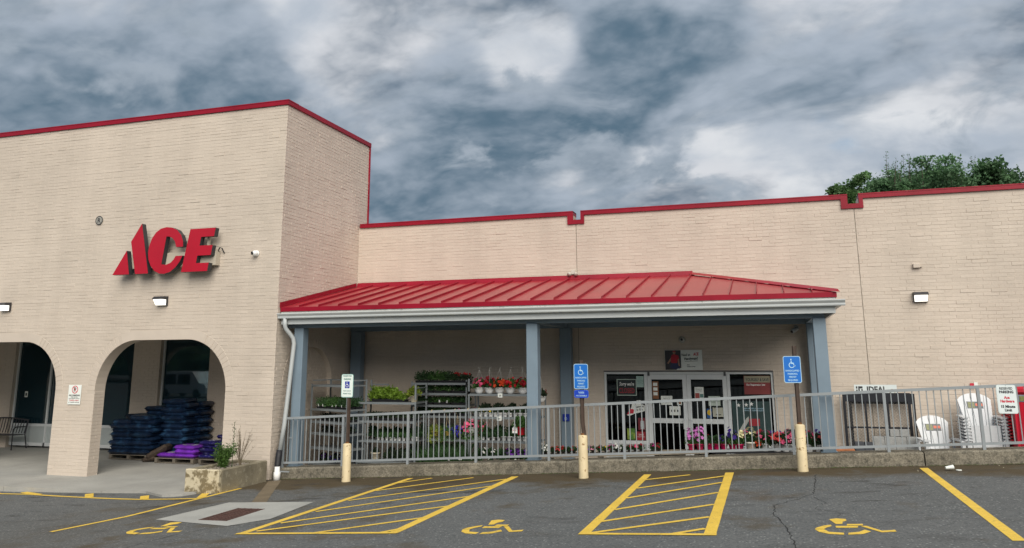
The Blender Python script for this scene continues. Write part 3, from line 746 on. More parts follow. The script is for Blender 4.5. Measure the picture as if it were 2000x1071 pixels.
DOOR = (-3.925, .045, 2.395)
COPN = ((-4.605, -4.409), (1.965, 2.205))
JOINTS = (-4.54, 2.09)
def low_building():
    XR, ZT = 16., 6.345; ZC_ = ZT+.105
    t = thing('store_building', 'long low painted brick store building with glass entrance and red coping', 'building', (2, 20, 0))
    fr = frY(YW)
    out = [(XS+.002, ZT), (XS+.002, -.3), (DOOR[0], -.3), (DOOR[0], DOOR[2]), (DOOR[1], DOOR[2]), (DOOR[1], -.3), (XR, -.3), (XR, ZT)]
    for a, b in COPN[::-1]: out += [(b, ZT), (b, 6.12), (a, 6.12), (a, ZT)]
    w = MB().prism(out, fr, 0., .30).build('front_wall', mortar, t)
    def blocked(v):
        r_ = [(q-.007, q+.007) for q in JOINTS]
        if v < DOOR[2]: r_.append((DOOR[0], DOOR[1]))
        if v > 6.10: r_ += [(a-.1, b+.1) for a, b in COPN]
        return r_
    brick_wall(t, w, fr, XS+.01, XR, -.2, ZT, blocked, 21)
    for q in JOINTS: MB().box((q-.006, YW-.002, .1), (q+.006, YW+.002, 6.11)).build('control_joint', M('joint_sealant', (.16, .14, .11), .8), w)
    # coping that dips round the two scuppers
    xs_ = [XS+.05]+[v for ab in COPN for v in ab]+[XR]
    for i in range(0, len(xs_), 2):
        a, b = xs_[i], xs_[i+1]
        MB().box((a, YW-.05, ZT-.004), (b, YW+.35, ZC_)).build('coping', redmetal, t)
        MB().box((a, YW-.057, ZC_-.022), (b, YW+.35, ZC_+.004)).build('coping_drip', redmetal, t)
    for a, b in COPN:
        MB().box((a-.15, YW-.049, 6.112), (a-.002, YW+.05, ZT-.0045)).build('scupper_trim', redmetal, t)
        MB().box((b+.002, YW-.049, 6.112), (b+.09, YW+.05, ZT-.0045)).build('scupper_trim', redmetal, t)
        MB().box((a-.002, YW-.046, 6.114), (b+.002, YW+.35, 6.222)).build('scupper_trim', redmetal, t)
        MB().box((b-.03, YW+.06, 6.223), (b-.002, YW+.30, ZT-.005)).build('scupper_liner', M('pale_metal', (.55, .55, .53), .5), t)
    MB().box((XS+.01, YW+.301, 5.5), (XR, 34, 5.6)).build('roof', M('roof_felt', (.09, .09, .09), .9), t)
    MB().box((XR-.3, YW+.301, -.3), (XR, 34, ZT)).build('end_wall', mortar, t)
    MB().box((XS+.01, 33.7, -.3), (XR-.301, 34, ZT)).build('rear_wall', mortar, t)
    # entrance: aluminium storefront with a pair of glass doors and two sidelights
    Z0 = .12; F = .055; y0, y1 = YW+.03, YW+.13
    fm = MB()
    fm.box((DOOR[0]+.004, y0, Z0), (DOOR[0]+F, y1, 2.34)); fm.box((DOOR[1]-F, y0, Z0), (DOOR[1]-.004, y1, 2.34))
    fm.box((DOOR[0]+.004, y0, 2.3405), (DOOR[1]-.004, y1, DOOR[2]-.004))
    fm.box((-2.945, y0, Z0), (-2.87, y1, 2.34)); fm.box((-1.005, y0, Z0), (-.935, y1, 2.34))
    for a, b in ((DOOR[0]+F, -2.945), (-.935, DOOR[1]-F)):
        fm.box((a+.001, y0+.004, .70), (b-.001, y1-.004, .78)); fm.box((a+.001, y0+.004, Z0), (b-.001, y1-.004, Z0+.08))
    fr_ = fm.build('entrance_frame', alum, t)
    for a, b in ((DOOR[0]+F, -2.945), (-.935, DOOR[1]-F)):
        MB().box((a+.002, y0+.03, Z0+.081), (b-.002, y0+.06, .699)).build('kick_panel', M('grey_panel', (.40, .44, .44), .5, var=.06), fr_)
        MB().box((a+.002, y0+.045, .781), (b-.002, y0+.052, 2.339)).build('sidelight_pane', glass, fr_)
    MB().box((DOOR[0], YW-.012, DOOR[2]+.002), (DOOR[1], YW+.02, DOOR[2]+.028)).build('head_flashing', M('dark_flashing', (.07, .075, .08), .5), fr_)
    for a, b, hs in ((-2.866, -1.940, 1), (-1.934, -1.009, -1)):
        d = MB(); s = .095
        d.box((a, y0+.01, Z0+.012), (a+s, y1-.03, 2.335)); d.box((b-s, y0+.01, Z0+.012), (b, y1-.03, 2.335))
        d.box((a+s, y0+.011, 2.215), (b-s, y1-.031, 2.335)); d.box((a+s, y0+.011, 1.20), (b-s, y1-.031, 1.31)); d.box((a+s, y0+.011, Z0+.012), (b-s, y1-.031, Z0+.24))
        do = d.build('door', alum, t)
        MB().box((a+s, y0+.035, 1.3105), (b-s, y0+.042, 2.2145)).build('pane', glass, do)
        MB().box((a+s, y0+.035, Z0+.2405), (b-s, y0+.042, 1.1995)).build('pane', glass, do)
        hx = b-.045 if hs > 0 else a+.045
        MB().tube([(hx, y0+.01, 1.06), (hx, y0-.05, 1.06), (hx-hs*.05, y0-.06, 1.08), (hx-hs*.05, y0-.06, 1.28), (hx, y0-.05, 1.30), (hx, y0+.01, 1.30)], .013, 6).build('handle', alum, do)
        MB().box((a+.01 if hs > 0 else b-.06, y0-.015, 2.30), (a+.06 if hs > 0 else b-.01, y0+.009, 2.39)).build('pivot', M('dark_flashing', (.07, .075, .08), .5), do)
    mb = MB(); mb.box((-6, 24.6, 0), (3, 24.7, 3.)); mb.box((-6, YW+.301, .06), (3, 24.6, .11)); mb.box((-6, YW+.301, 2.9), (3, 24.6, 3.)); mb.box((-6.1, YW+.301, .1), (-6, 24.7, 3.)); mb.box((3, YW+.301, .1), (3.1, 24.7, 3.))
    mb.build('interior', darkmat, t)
low_building()

# ------------------------------------------------------------------ canopy
def canopy():
    t = thing('entrance_canopy', 'red standing seam metal canopy on blue grey columns over the store entrance', 'canopy', (-5, 17, 0))
    XL, XR, YE, ZE, ZR, XH = XS+.035, 1.26, 16.17, 3.925, 4.70, -1.69
    YB = YW-.012
    sl = (ZR-ZE)/(YB-YE)
    def zr(y): return ZE+sl*(y-YE)
    def yh(x): return YB if x <= XH else YB+(YE-YB)*(x-XH)/(XR-XH)       # hip line in plan
    seams = [-10.268+.505*k for k in range(23)]
    edges = [XL]+seams+[XR]
    for a, b in zip(edges, edges[1:]):
        ya, yb = yh(a), yh(b); j = .002
        pts = [(a+j, YE), (b-j, YE), (b-j, yb), (a+j, ya)]
        if a < XH < b: pts = [(a+j, YE), (b-j, YE), (b-j, yb), (XH, YB), (a+j, YB)]
        dz = R.gauss(0, .002); n = len(pts)
        MB().add([(x, y, zr(y)+dz) for x, y in pts]+[(x, y, zr(y)-.03) for x, y in pts], [tuple(range(n)), tuple(range(2*n-1, n-1, -1))]+[(i, i+n, (i+1)%n+n, (i+1)%n) for i in range(n)]).build('roof_panel', redroof, t)
    for x in seams:
        y1 = yh(x)-.02
        if y1-YE < .1: continue
        MB().hexa([(x-.007, YE-.006, zr(YE)), (x+.007, YE-.006, zr(YE)), (x+.007, y1, zr(y1)), (x-.007, y1, zr(y1))],
                  [(x-.007, YE-.006, zr(YE)+.045), (x+.007, YE-.006, zr(YE)+.045), (x+.007, y1, zr(y1)+.045), (x-.007, y1, zr(y1)+.045)]).build('roof_seam', redmetal, t)
    # hipped end, facing right
    def hip(x, y):
        k = (XR-x)/(XR-XH); return ZE+k*(ZR-ZE)
    ys = [YE, 16.7, 17.2, 17.7, 18.2, 18.7, 19.2, YB]
    def xh(y): return XR+(XH-XR)*(y-YE)/(YB-YE)
    for a, b in zip(ys, ys[1:]):
        pts = [(XR, a), (XR, b), (xh(b), b), (xh(a), a)]
        MB().add([(x, y, hip(x, y)+.001) for x, y in pts]+[(x, y, hip(x, y)-.03) for x, y in pts], [(0,1,2,3), (7,6,5,4), (0,4,5,1), (1,5,6,2), (2,6,7,3), (3,7,4,0)]).build('roof_panel', redroof, t)
        if a > YE: MB().hexa([(XR+.005, a-.007, ZE), (XR+.005, a+.007, ZE), (xh(a)+.05, a+.007, hip(xh(a)+.05, a)), (xh(a)+.05, a-.007, hip(xh(a)+.05, a))],
                             [(XR+.005, a-.007, ZE+.045), (XR+.005, a+.007, ZE+.045), (xh(a)+.05, a+.007, hip(xh(a)+.05, a)+.045), (xh(a)+.05, a-.007, hip(xh(a)+.05, a)+.045)]).build('roof_seam', redmetal, t)
    c0, c1 = Vector((XR+.03, YE-.04, ZE+.02)), Vector((XH, YB-.03, ZR+.03))
    sd = Vector((.62, .78, 0))*.075
    MB().add([c0-sd-Vector((0,0,.02)), c0+Vector((0,0,.035)), c0+sd-Vector((0,0,.02)), c1-sd-Vector((0,0,.02)), c1+Vector((0,0,.035)), c1+sd-Vector((0,0,.02))], [(0,1,4,3), (1,2,5,4), (0,2,1), (3,4,5), (0,3,5,2)]).build('hip_cap', redroof, t)
    MB().hexa([(XL, YB-.09, zr(YB-.09)+.002), (XH+.03, YB-.09, zr(YB-.09)+.002), (XH+.03, YB, ZR), (XL, YB, ZR)],
              [(XL, YB-.035, ZR+.095), (XH+.03, YB-.035, ZR+.095), (XH+.03, YB, ZR+.10), (XL, YB, ZR+.10)]).build('ridge_flashing', redmetal, t)
    MB().hexa([(XS+.014, YE-.03, ZE-.005), (XS+.034, YE-.03, ZE-.005), (XS+.034, YB-.092, zr(YB)-.005), (XS+.014, YB-.092, zr(YB)-.005)],
              [(XS+.014, YE-.03, ZE+.115), (XS+.034, YE-.03, ZE+.115), (XS+.034, YB-.092, zr(YB)+.09), (XS+.014, YB-.092, zr(YB)+.09)]).build('side_flashing', redmetal, t)
    MB().box((XL, YE-.03, ZE-.10), (XR+.01, YE-.008, ZE-.004)).build('drip_edge', redmetal, t)
    MB().box((XR-.012, YE-.007, ZE-.10), (XR+.01, YB, ZE-.004)).build('drip_edge', redmetal, t)
    MB().box((XL, YE+.0, 3.775), (XR-.02, YE+.02, 3.823)).build('eave_board', M('aged_white_board', (.62, .64, .60), .6, var=.1, vs=4, col2=(.38, .38, .34), thr=.62, c2s=9), t)
    gp = [(0, .0), (-.075, .0), (-.085, .02), (-.085, .05), (-.115, .085), (-.125, .10), (-.125, .115), (-.112, .115), (-.112, .10), (0, .10)]
    gx0, gx1 = XS+.012, 1.40
    MB().prism([(YE-.004+a, 3.665+b) for a, b in gp], lambda u, v, d: (gx0+d, u, v), gx1-gx0, 0).build('gutter', whitemetal, t)
    MB().prism([(XR+.004-a, 3.665+b) for a, b in gp], lambda u, v, d: (u, YE+.004+d, v), 0, YB-YE-.01).build('gutter', whitemetal, t)
    MB().box((XL, YE+.03, 3.535), (XR-.03, YE+.07, 3.774)).build('fascia', whitemetal, t)
    MB().box((XR-.07, YE+.071, 3.535), (XR-.03, YB, 3.774)).build('fascia', whitemetal, t)
    MB().box((XL, YE+.0705, 3.62), (XR-.0705, YB, 3.66)).build('soffit', M('dark_soffit', (.10, .13, .16), .7), t)
    MB().box((XS+.02, 16.47, 3.46), (1.04, 16.62, 3.619)).build('front_beam', bluegrey, t)
    for x in (-4.80, .90): MB().box((x-.07, 16.621, 3.47), (x+.07, YB, 3.618)).build('cross_beam', bluegrey, t)
    MB().box((XS+.02, 19.5, 3.465), (1.04, 19.64, 3.617)).build('rear_beam', bluegrey, t)
    for x0, x1 in ((-10.53, -10.29), (-4.895, -4.65), (.82, 1.055)):
        MB().bbox((x0, 16.42, g(x0)+.238), (x1, 16.66, 3.4595), .012).build('column', bluegrey, t)
        MB().box((x0-.03, 16.39, g(x0)+.239), (x1+.03, 16.69, g(x0)+.252)).build('base_plate', bluegrey, t)
    for x0, x1 in ((-10.72, -10.42), (-4.94, -4.66), (.83, 1.07)):
        MB().bbox((x0, 19.46, zfloor(x0)), (x1, 19.70, 3.4645), .012).build('column', bluegrey, t)
canopy()

def downspout():
    t = thing('downspout', 'white gutter downspout beside the left canopy column ending in a black boot', 'downspout', (-10.55, 16.2, .2))
    pth = [(-10.60, 16.13, 3.67), (-10.60, 16.13, 3.52), (-10.59, 16.15, 3.44), (-10.52, 16.24, 3.31), (-10.47, 16.29, 3.22), (-10.45, 16.31, 3.10), (-10.47, 16.28, 2.6), (-10.53, 16.2, 1.3), (-10.57, 16.13, .72)]
    mb = MB(); mb.tube(pth, .050, 8); mb.build('pipe', M('downspout_metal', (.40, .425, .43), .45, var=.06), t, smooth=True)
    MB().tube([(-10.57, 16.12, .76), (-10.575, 16.10, .60), (-10.56, 16.06, .45), (-10.55, 16.03, .36)], [.066, .072, .070, .062], 10).build('boot', M('black_rubber', (.012, .012, .016), .6), t, smooth=True)
    MB().lathe([(.075, .13), (.075, .30), (.058, .31), (.058, .42)], (-10.54, 16.02, 0), 12).build('drain_pipe', whiteplastic, t, smooth=True)
    MB().box((-10.54, 16.05, .30), (-10.26, 16.075, .325)).build('strap', railpaint, t)
    MB().tube([(-10.5, 16.30, 1.0), (-10.40, 16.36, 1.0)], .01, 6).build('bracket', railpaint, t)
downspout()

# ------------------------------------------------------------------ railing
def railing():
    t = thing('railing', 'long grey metal railing with thin balusters on top of the concrete kerb', 'railing', (-3, 16.25, .5))
    X = [-10.571, -9.065, -7.501, -5.951, -4.381, -2.842, -1.276, .314, 1.925, 3.45, 5.02, 6.59, 8.16]
    y = 16.25
    def rail(nm, a, b, dz, h, d):
        MB().hexa([(a, y-d, g(a)+dz), (b, y-d, g(b)+dz), (b, y+d, g(b)+dz), (a, y+d, g(a)+dz)], [(a, y-d, g(a)+dz+h), (b, y-d, g(b)+dz+h), (b, y+d, g(b)+dz+h), (a, y+d, g(a)+dz+h)]).build(nm, railpaint, t)
    rail('top_rail', X[0]-.03, X[-1]+.03, 1.272, .05, .026)
    for a, b in zip(X, X[1:]): rail('bottom_rail', a+.0255, b-.0255, .315, .042, .02)
    pm = MB().box((-.025, -.025, 0), (.025, .025, 1.04)).mesh('post', railpaint)
    for x in X: put('post', pm, t, True).location = (x, y, g(x)+.234)
    bm_ = MB().box((-.008, -.008, 0), (.008, .008, .916)).mesh('baluster', railpaint)
    for a, b in zip(X, X[1:]):
        n = 13
        for i in range(1, n):
            x = a+(b-a)*i/n; put('baluster', bm_, t, True).location = (x, y, g(x)+.3565)
railing()

# ------------------------------------------------------------------ signs on bollards
bollpaint = M('cream_bollard_paint', (.64, .53, .33), .55, var=.12, vs=4, col2=(.22, .12, .03), thr=.62, c2s=11, soft=.025, bump=.3, bs=30)
postm = M('brown_channel_steel', (.055, .035, .025), .6, var=.2, vs=6)
signblue = M('sign_blue', (.008, .14, .52), .4, var=.04); signwhite = M('sign_white', (.70, .78, .74), .4, var=.04); vanblue = M('van_plate_blue', (.006, .045, .42), .4, var=.04)
lightblue = M('faded_sign_print', (.40, .62, .78), .5, var=.1)
greenprint = M('green_print', (.10, .22, .20), .5, var=.1); deepblue = M('deep_blue_print', (.008, .03, .30), .4, var=.03)
def rounded(x0, z0, x1, z1, r, n=4):
    P = []
    for cx, cz, a0 in ((x1-r, z1-r, 0), (x0+r, z1-r, 90), (x0+r, z0+r, 180), (x1-r, z0+r, 270)):
        P += [(cx+r*math.cos(math.radians(a0+90*i/n)), cz+r*math.sin(math.radians(a0+90*i/n))) for i in range(n+1)]
    return P
def sign_plate(t, x0, z0, x1, z1, y, face, border, name='sign_plate'):
    f = frY(y)
    p = MB().prism(rounded(x0, z0, x1, z1, .035), f, 0, .004).build(name, border, t)
    MB().prism(rounded(x0+.011, z0+.011, x1-.011, z1-.011, .027), f, -.0012, -.0002).build('sign_face', face, p)
    return p
def bollard_sign(label, x, y, zt, ptop, bend=0.):
    z0 = g(x)
    t = thing('parking_sign', label, 'sign', (x, y, z0), group='accessible parking signs on cream bollards')
    MB().lathe([(.094, -.05), (.094, .02), (.090, .06), (.089, zt-z0-.035), (.080, zt-z0-.012), (.05, zt-z0), (.0, zt-z0+.002)], (x, y, z0), 20).build('bollard', bollpaint, t, smooth=True)
    MB().lathe([(.04, 0), (.037, .03), (.02, .032)], (x, y, zt-.003), 10).build('rust_collar', M('rust', (.16, .065, .018), .9, var=.3, vs=20), t)
    f = lambda u, v, d: (x+u+bend*max(0, 1-(d-zt)/.35)**2, y+v, d)
    prof = [(-.04, .012), (-.028, .012), (-.02, -.018), (.02, -.018), (.028, .012), (.04, .012), (.04, .018), (.024, .018), (.014, -.011), (-.014, -.011), (-.024, .018), (-.04, .018)]
    mb = MB(); n = 12
    zs = [zt-.002+(ptop-zt)*i/n for i in range(n+1)]
    vs = [f(u, v, z) for z in zs for u, v in prof]; k = len(prof)
    mb.add(vs, [(i*k+j, i*k+(j+1)%k, (i+1)*k+(j+1)%k, (i+1)*k+j) for i in range(n) for j in range(k)]+[tuple(range(n*k, n*k+k))])
    mb.build('channel_post', postm, t)
    return t
def isa_sign():
    # left: white and blue plate
    t = bollard_sign('white accessible parking sign with small blue wheelchair square on leftmost cream bollard', -8.57, 15.552, 1.01, 2.40)
    y = 15.515; p = sign_plate(t, -8.735, 1.945, -8.455, 2.425, y, signwhite, M('sign_border', (.30, .52, .48), .4))
    q = MB().box((-8.65, y-.003, 2.135), (-8.54, y-.0015, 2.275)).build('blue_square', deepblue, p)
    mb = MB(); isa_symbol(mb, -8.595, 2.208, .115, y-.005); mb.build('wheelchair_emblem', whiteink, p)
    mb = MB(); lettering(mb, 'RESERVED', .034, -8.595, 2.372, y-.003, .001, .20); lettering(mb, 'PARKING', .036, -8.595, 2.305, y-.003, .002, .17)
    lettering(mb, 'TOW AWAY', .026, -8.595, 2.065, y-.003, .001, .19); lettering(mb, 'PERMIT REQ', .026, -8.595, 2.01, y-.003, .001, .19)
    mb.build('lettering', greenprint, p)
    # middle: bright blue plate and a van plate under it
    for lab, x, yb, zt, pt, bend, x0, z0, x1, z1 in (('blue wheelchair parking sign with a VAN plate on the middle cream bollard', -3.49, 15.421, 1.30, 2.69, .03, -3.63, 2.15, -3.35, 2.623),
                                             ('blue wheelchair parking sign without second plate on the right cream bollard', .43, 15.747, 1.545, 2.93, 0, .222, 2.268, .525, 2.745)):
        t = bollard_sign(lab, x if bend == 0 else x+.0, yb, zt, pt, bend)
        y = yb-.04; p = sign_plate(t, x0, z0, x1, z1, y, signblue, M('pale_blue_border', (.38, .58, .72), .4))
        cx = (x0+x1)/2; w = x1-x0
        mb = MB(); isa_symbol(mb, cx, z1-.13, .17, y-.003); mb.build('wheelchair_emblem', lightblue, p)
        mb = MB()
        for i, s in enumerate(('HANDICAPPED', 'PARKING', 'PERMIT', 'REQUIRED')): lettering(mb, s, .031, cx, z1-.275-.056*i, y-.003, .0008, w*(.78, .55, .42, .56)[i])
        mb.build('lettering', lightblue, p)
        if bend:
            p = sign_plate(t, x0, 1.985, x1, 2.132, y, vanblue, M('van_border', (.03, .10, .60), .4), 'van_plate')
            mb = MB(); lettering(mb, 'VAN', .040, cx, 2.066, y-.003, .001, .11); lettering(mb, 'ACCESSIBLE', .026, cx, 2.014, y-.003, .0006, .215); mb.build('lettering', lightblue, p)
isa_sign()
def reserved_sign():
    y = 16.205
    t = thing('reserved_sign', 'white reserved parking sign with black and red lettering fixed to the railing', 'sign', (3.88, y, 1.75))
    p = sign_plate(t, 3.727, 1.745, 4.032, 2.232, y, M('sign_face_grey', (.66, .73, .73), .4, var=.03), M('sign_border_pale', (.55, .62, .62), .4))
    cx = 3.88; mb = MB(); lettering(mb, 'RESERVED', .042, cx, 2.150, y-.003, .0015, .20); lettering(mb, 'PARKING', .045, cx, 2.090, y-.003, .003, .22)
    lettering(mb, '15 Minute', .044, cx, 1.845, y-.003, .003, .215); lettering(mb, 'Limit', .044, cx, 1.785, y-.003, .003, .11); mb.build('lettering', ink, p)
    mb = MB(); lettering(mb, 'Ace', .048, cx, 1.995, y-.003, .003, .09); lettering(mb, 'Hardware', .046, cx, 1.935, y-.003, .003, .215); mb.build('lettering', redink, p)
    MB().lathe([(.006, 0), (.006, .004)], (cx, y-.003, 2.215), 8).build('bolt', black, t)
reserved_sign()
def no_parking_sign():
    y = YF-.024
    t = thing('no_parking_sign', 'small white no parking sign on the brick pier between the arches', 'sign', (-16.44, y, 1.9))
    p = MB().box((-16.63, y, 1.685), (-16.235, y+.006, 2.155)).build('sign_plate', paper, t)
    mb = MB(); c = (-16.43, 2.04)
    mb.prism([(c[0]+.095*math.cos(a), c[1]+.095*math.sin(a)) for a in np.linspace(0, 2*PI, 25)[:-1]]+[], frY(y), -.0012, -.0002); mb.build('red_ring', redink, p)
    mb = MB(); mb.prism([(c[0]+.076*math.cos(a), c[1]+.076*math.sin(a)) for a in np.linspace(0, 2*PI, 25)[:-1]], frY(y), -.002, -.0013); mb.build('ring_field', paper, p)
    mb = MB(); lettering(mb, 'P', .11, c[0], c[1]-.053, y-.003, .004); lettering(mb, 'NO PARKING', .038, -16.43, 1.885, y-.003, .002, .33)
    lettering(mb, 'FIRE LANE', .020, -16.43, 1.852, y-.003, .0004, .2); lettering(mb, 'UNAUTHORIZED VEHICLES', .02, -16.43, 1.82, y-.003, .0004, .33)
    lettering(mb, "AT OWNER'S EXPENSE", .02, -16.43, 1.725, y-.003, .0004, .33); mb.build('lettering', ink, p)
    mb = MB(); lettering(mb, 'TOWED AWAY', .034, -16.43, 1.765, y-.003, .001, .31)
    mb.prism([(c[0]-.06, c[1]+.05), (c[0]-.05, c[1]+.06), (c[0]+.06, c[1]-.05), (c[0]+.05, c[1]-.06)], frY(y), -.0045, -.0035); mb.build('red_lettering', redink, p)
no_parking_sign()

# ------------------------------------------------------------------ ACE letters, wall fittings
def ace_sign():
    t = thing('store_sign', 'large red ACE letters with black sides on the front brick wall', 'sign', (-13.9, 15.9, 4.8))
    face = M('red_letter_face', (.40, .003, .018), .13, var=.06, vs=1.5, spec=.45); side = M('letter_side', (.03, .033, .036), .5)
    y0, y1 = 15.76, 15.90; f = frY(0.)
    tri = [(-15.332, 4.806), (-14.829, 4.806), (-14.955, 5.394)]
    A = [(-14.847, 5.61), (-14.643, 4.806), (-14.257, 4.806), (-14.564, 6.048)]
    C = [(-13.289, 5.417), (-13.300, 5.545), (-13.370, 5.705), (-13.500, 5.837), (-13.655, 5.902), (-13.811, 5.920), (-13.978, 5.892), (-14.112, 5.809), (-14.225, 5.662), (-14.290, 5.476), (-14.309, 5.313), (-14.278, 5.147), (-14.2, 4.992), (-14.073, 4.86), (-13.925, 4.792), (-13.785, 4.780), (-13.621, 4.819), (-13.465, 4.928), (-13.353, 5.062), (-13.285, 5.200), (-13.485, 5.200), (-13.538, 5.112), (-13.627, 5.035), (-13.749, 4.998), (-13.886, 5.012), (-13.842, 5.35), (-13.797, 5.692), (-13.704, 5.682), (-13.616, 5.643), (-13.538, 5.557), (-13.488, 5.417)]
    E_ = [(-13.11, 5.833), (-12.39, 5.833), (-12.42, 5.628), (-12.785, 5.628), (-12.817, 5.418), (-12.447, 5.418), (-12.478, 5.180), (-12.856, 5.180), (-12.885, 5.002), (-12.521, 5.002), (-12.553, 4.802), (-13.293, 4.802)]
    for nm, pl in (('letter_bar', tri), ('letter_A', A), ('letter_C', C), ('letter_E', E_)):
        nm2 = {'letter_bar': 'small_letter_bar', 'letter_A': 'letter_a', 'letter_C': 'letter_c', 'letter_E': 'letter_e'}[nm]
        o = MB().prism(pl, f, y0+.004, y1).build(nm2, side, t)
        cx = sum(p[0] for p in pl)/len(pl); cz = sum(p[1] for p in pl)/len(pl)
        MB().prism(pl, f, y0, y0+.0035).build('letter_face', face, o)
    rw = M('raceway_beige', (.46, .41, .33), .55, var=.05)
    MB().box((-14.95, 15.905, 4.96), (-12.44, 16.055, 5.31)).build('raceway', rw, t)
    MB().box((-12.72, 15.91, 5.311), (-12.66, 15.97, 5.75)).build('conduit', rw, t)
    MB().box((-14.9, 15.95, 4.86), (-14.35, 16.0, 4.955)).build('bracket', side, t)
    MB().tube([(-12.46, 15.99, 5.27), (-12.40, 15.97, 5.38), (-12.34, 15.98, 5.36), (-12.32, 16.05, 5.25)], .015, 6).build('cable', black, t)
ace_sign()
def registered_mark():
    t = thing('registered_mark', 'round grey plaque with letter R high on the front wall', 'sign', (-16.19, YF, 6.27))
    y = YF-.03; p = MB().prism([(-16.19+.115*math.cos(a), 6.27+.115*math.sin(a)) for a in np.linspace(0, 2*PI, 25)[:-1]], frY(y), 0, .02).build('disc', M('grey_disc', (.30, .29, .26), .5), t)
    mb = MB(); lettering(mb, 'R', .12, -16.19, 6.21, y-.002, .004)
    ro = [(-16.19+.115*math.cos(a), 6.27+.115*math.sin(a)) for a in np.linspace(0, 2*PI, 25)]; ri = [(-16.19+.095*math.cos(a), 6.27+.095*math.sin(a)) for a in np.linspace(0, 2*PI, 25)]
    for i in range(24): mb.prism([ro[i], ro[i+1], ri[i+1], ri[i]], frY(y), -.002, -.0005)
    mb.build('lettering', ink, p)
registered_mark()
def wall_pack(label, x, z, ywall, tilt=.0):
    t = thing('wall_light', label, 'light', (x, ywall, z), group='lit wall pack lights')
    w, h, d = .145, .10, .22
    y0 = ywall-.012
    mb = MB(); P = lambda x_, y_, z_: (x+x_, y0-y_, z+z_)
    mb.prism([(0, .115), (d*.72, .105), (d, .055), (d, .035), (0, .035)], lambda u, v, dd: (x+dd, y0-u, z+v), -w, w)
    mb.box((x-w, y0-.05, z-.11), (x+w, y0, z+.036))
    mb.build('housing', M('bronze_housing', (.035, .035, .04), .45), t)
    lens = M('lit_lens', (1., .96, .86), .4, var=0, emit=.55)
    MB().hexa([(x-w+.02, y0-.11, z-.10), (x+w-.02, y0-.11, z-.10), (x+w-.02, y0-.051, z-.10), (x-w+.02, y0-.051, z-.10)],
              [(x-w+.02, y0-d+.012, z+.034), (x+w-.02, y0-d+.012, z+.034), (x+w-.02, y0-.051, z+.034), (x-w+.02, y0-.051, z+.034)]).build('lens', lens, t)
wall_pack('lit wall pack light on the front wall below the large red letters', -14.0, 4.15, YF)
wall_pack('lit wall pack light above the left arch, cut by the left edge', -18.96, 4.13, YF)
wall_pack('lit wall pack light on the wall right of the canopy', 3.285, 4.02, YW)
def dome_camera():
    t = thing('security_camera', 'white turret security camera on front wall right of the red letters', 'camera', (-11.42, YF, 5.2))
    y = YF-.01
    MB().lathe([(.075, 0), (.078, .02), (.06, .035)], (0, 0, 0), 16).build('base', whiteplastic, t, world=False, smooth=True).rotation_euler = (PI/2, 0, 0)
    t.location = (-11.42, y, 5.2)
    MB().lathe([(.0, -.07), (.045, -.055), (.07, -.015), (.07, .015), (.045, .055), (0, .07)], (0, 0, 0), 14).build('ball', whiteplastic, t, world=False, smooth=True).location = (0, -.07, 0)
    o = MB().lathe([(.04, 0), (.036, .02), (0, .021)], (0, 0, 0), 12).build('lens', black, t, world=False); o.location = (-.03, -.125, .0); o.rotation_euler = (PI/2+.2, 0, -.45)
dome_camera()
def bullet_camera():
    t = thing('security_camera', 'grey bullet security camera under the canopy near the right column', 'camera', (.6, YW, 3.4))
    MB().lathe([(.05, 0), (.05, .03), (.03, .04)], (0, 0, 0), 12).build('base', M('grey_plastic', (.4, .42, .43), .5), t, world=False).rotation_euler = (PI/2, 0, 0)
    t.location = (.62, YW-.01, 3.40)
    o = MB().lathe([(.0, 0), (.045, .0), (.05, .03), (.05, .20), (.035, .22), (0, .22)], (0, 0, 0), 12).build('barrel', M('grey_plastic', (.4, .42, .43), .5), t, world=False, smooth=True)
    o.location = (.02, -.05, -.03); o.rotation_euler = (PI/2+.35, 0, -.65)
    o = MB().lathe([(.034, 0), (.03, .004), (0, .005)], (0, 0, 0), 12).build('lens', black, t, world=False)
    o.location = (-.107, -.215, -.106); o.rotation_euler = (PI/2+.35, 0, -.65)
bullet_camera()
def small_fittings():
    t = thing('dome_light', 'small round wall light above the handyman poster', 'light', (-1.99, YW-.01, 3.15))
    o = MB().lathe([(.075, 0), (.08, .02), (.07, .05), (.04, .075), (0, .08)], (0, 0, 0), 16).build('cover', M('dim_plastic', (.42, .42, .40), .4), t, world=False, smooth=True); o.rotation_euler = (PI/2, 0, 0)
    o = MB().lathe([(.03, .07), (.03, .088), (0, .089)], (0, 0, 0), 10).build('centre', black, t, world=False); o.rotation_euler = (PI/2, 0, 0)
    t = thing('floodlight', 'small twin head floodlight at the top of the canopy roof on the wall', 'light', (-4.63, YW-.01, 4.86))
    gm = M('fitting_beige', (.5, .47, .42), .5)
    MB().box((-.05, -.06, -.04), (.05, 0, .06)).build('box', gm, t, world=False)
    for sx in (-1, 1):
        o = MB().lathe([(.025, 0), (.045, .05), (.05, .09), (0, .085)], (0, 0, 0), 10).build('lamp_head', gm, t, world=False, smooth=True); o.location = (sx*.06, -.06, -.01); o.rotation_euler = (PI/2+.5, 0, sx*.5)
    t = thing('junction_box', 'small beige junction box on brick wall above the right wall light', 'box', (3.27, YW-.008, 4.72))
    MB().bbox((-.07, -.07, -.05), (.07, 0, .05), .01).build('body', plaster, t, world=False)
    MB().box((.072, -.05, -.03), (.12, -.01, .0)).build('knockout', mortar, t, world=False)
    t = thing('push_plate', 'blue accessible door push plate on the rear middle canopy column', 'switch', (-4.80, 19.445, 1.32))
    MB().bbox((-.085, -.03, -.085), (.085, 0, .085), .01).build('plate', deepblue, t, world=False)
    mb = MB(); isa_symbol(mb, 0, 0, .11, -.033); mb.build('wheelchair_emblem', lightblue, t, world=False)
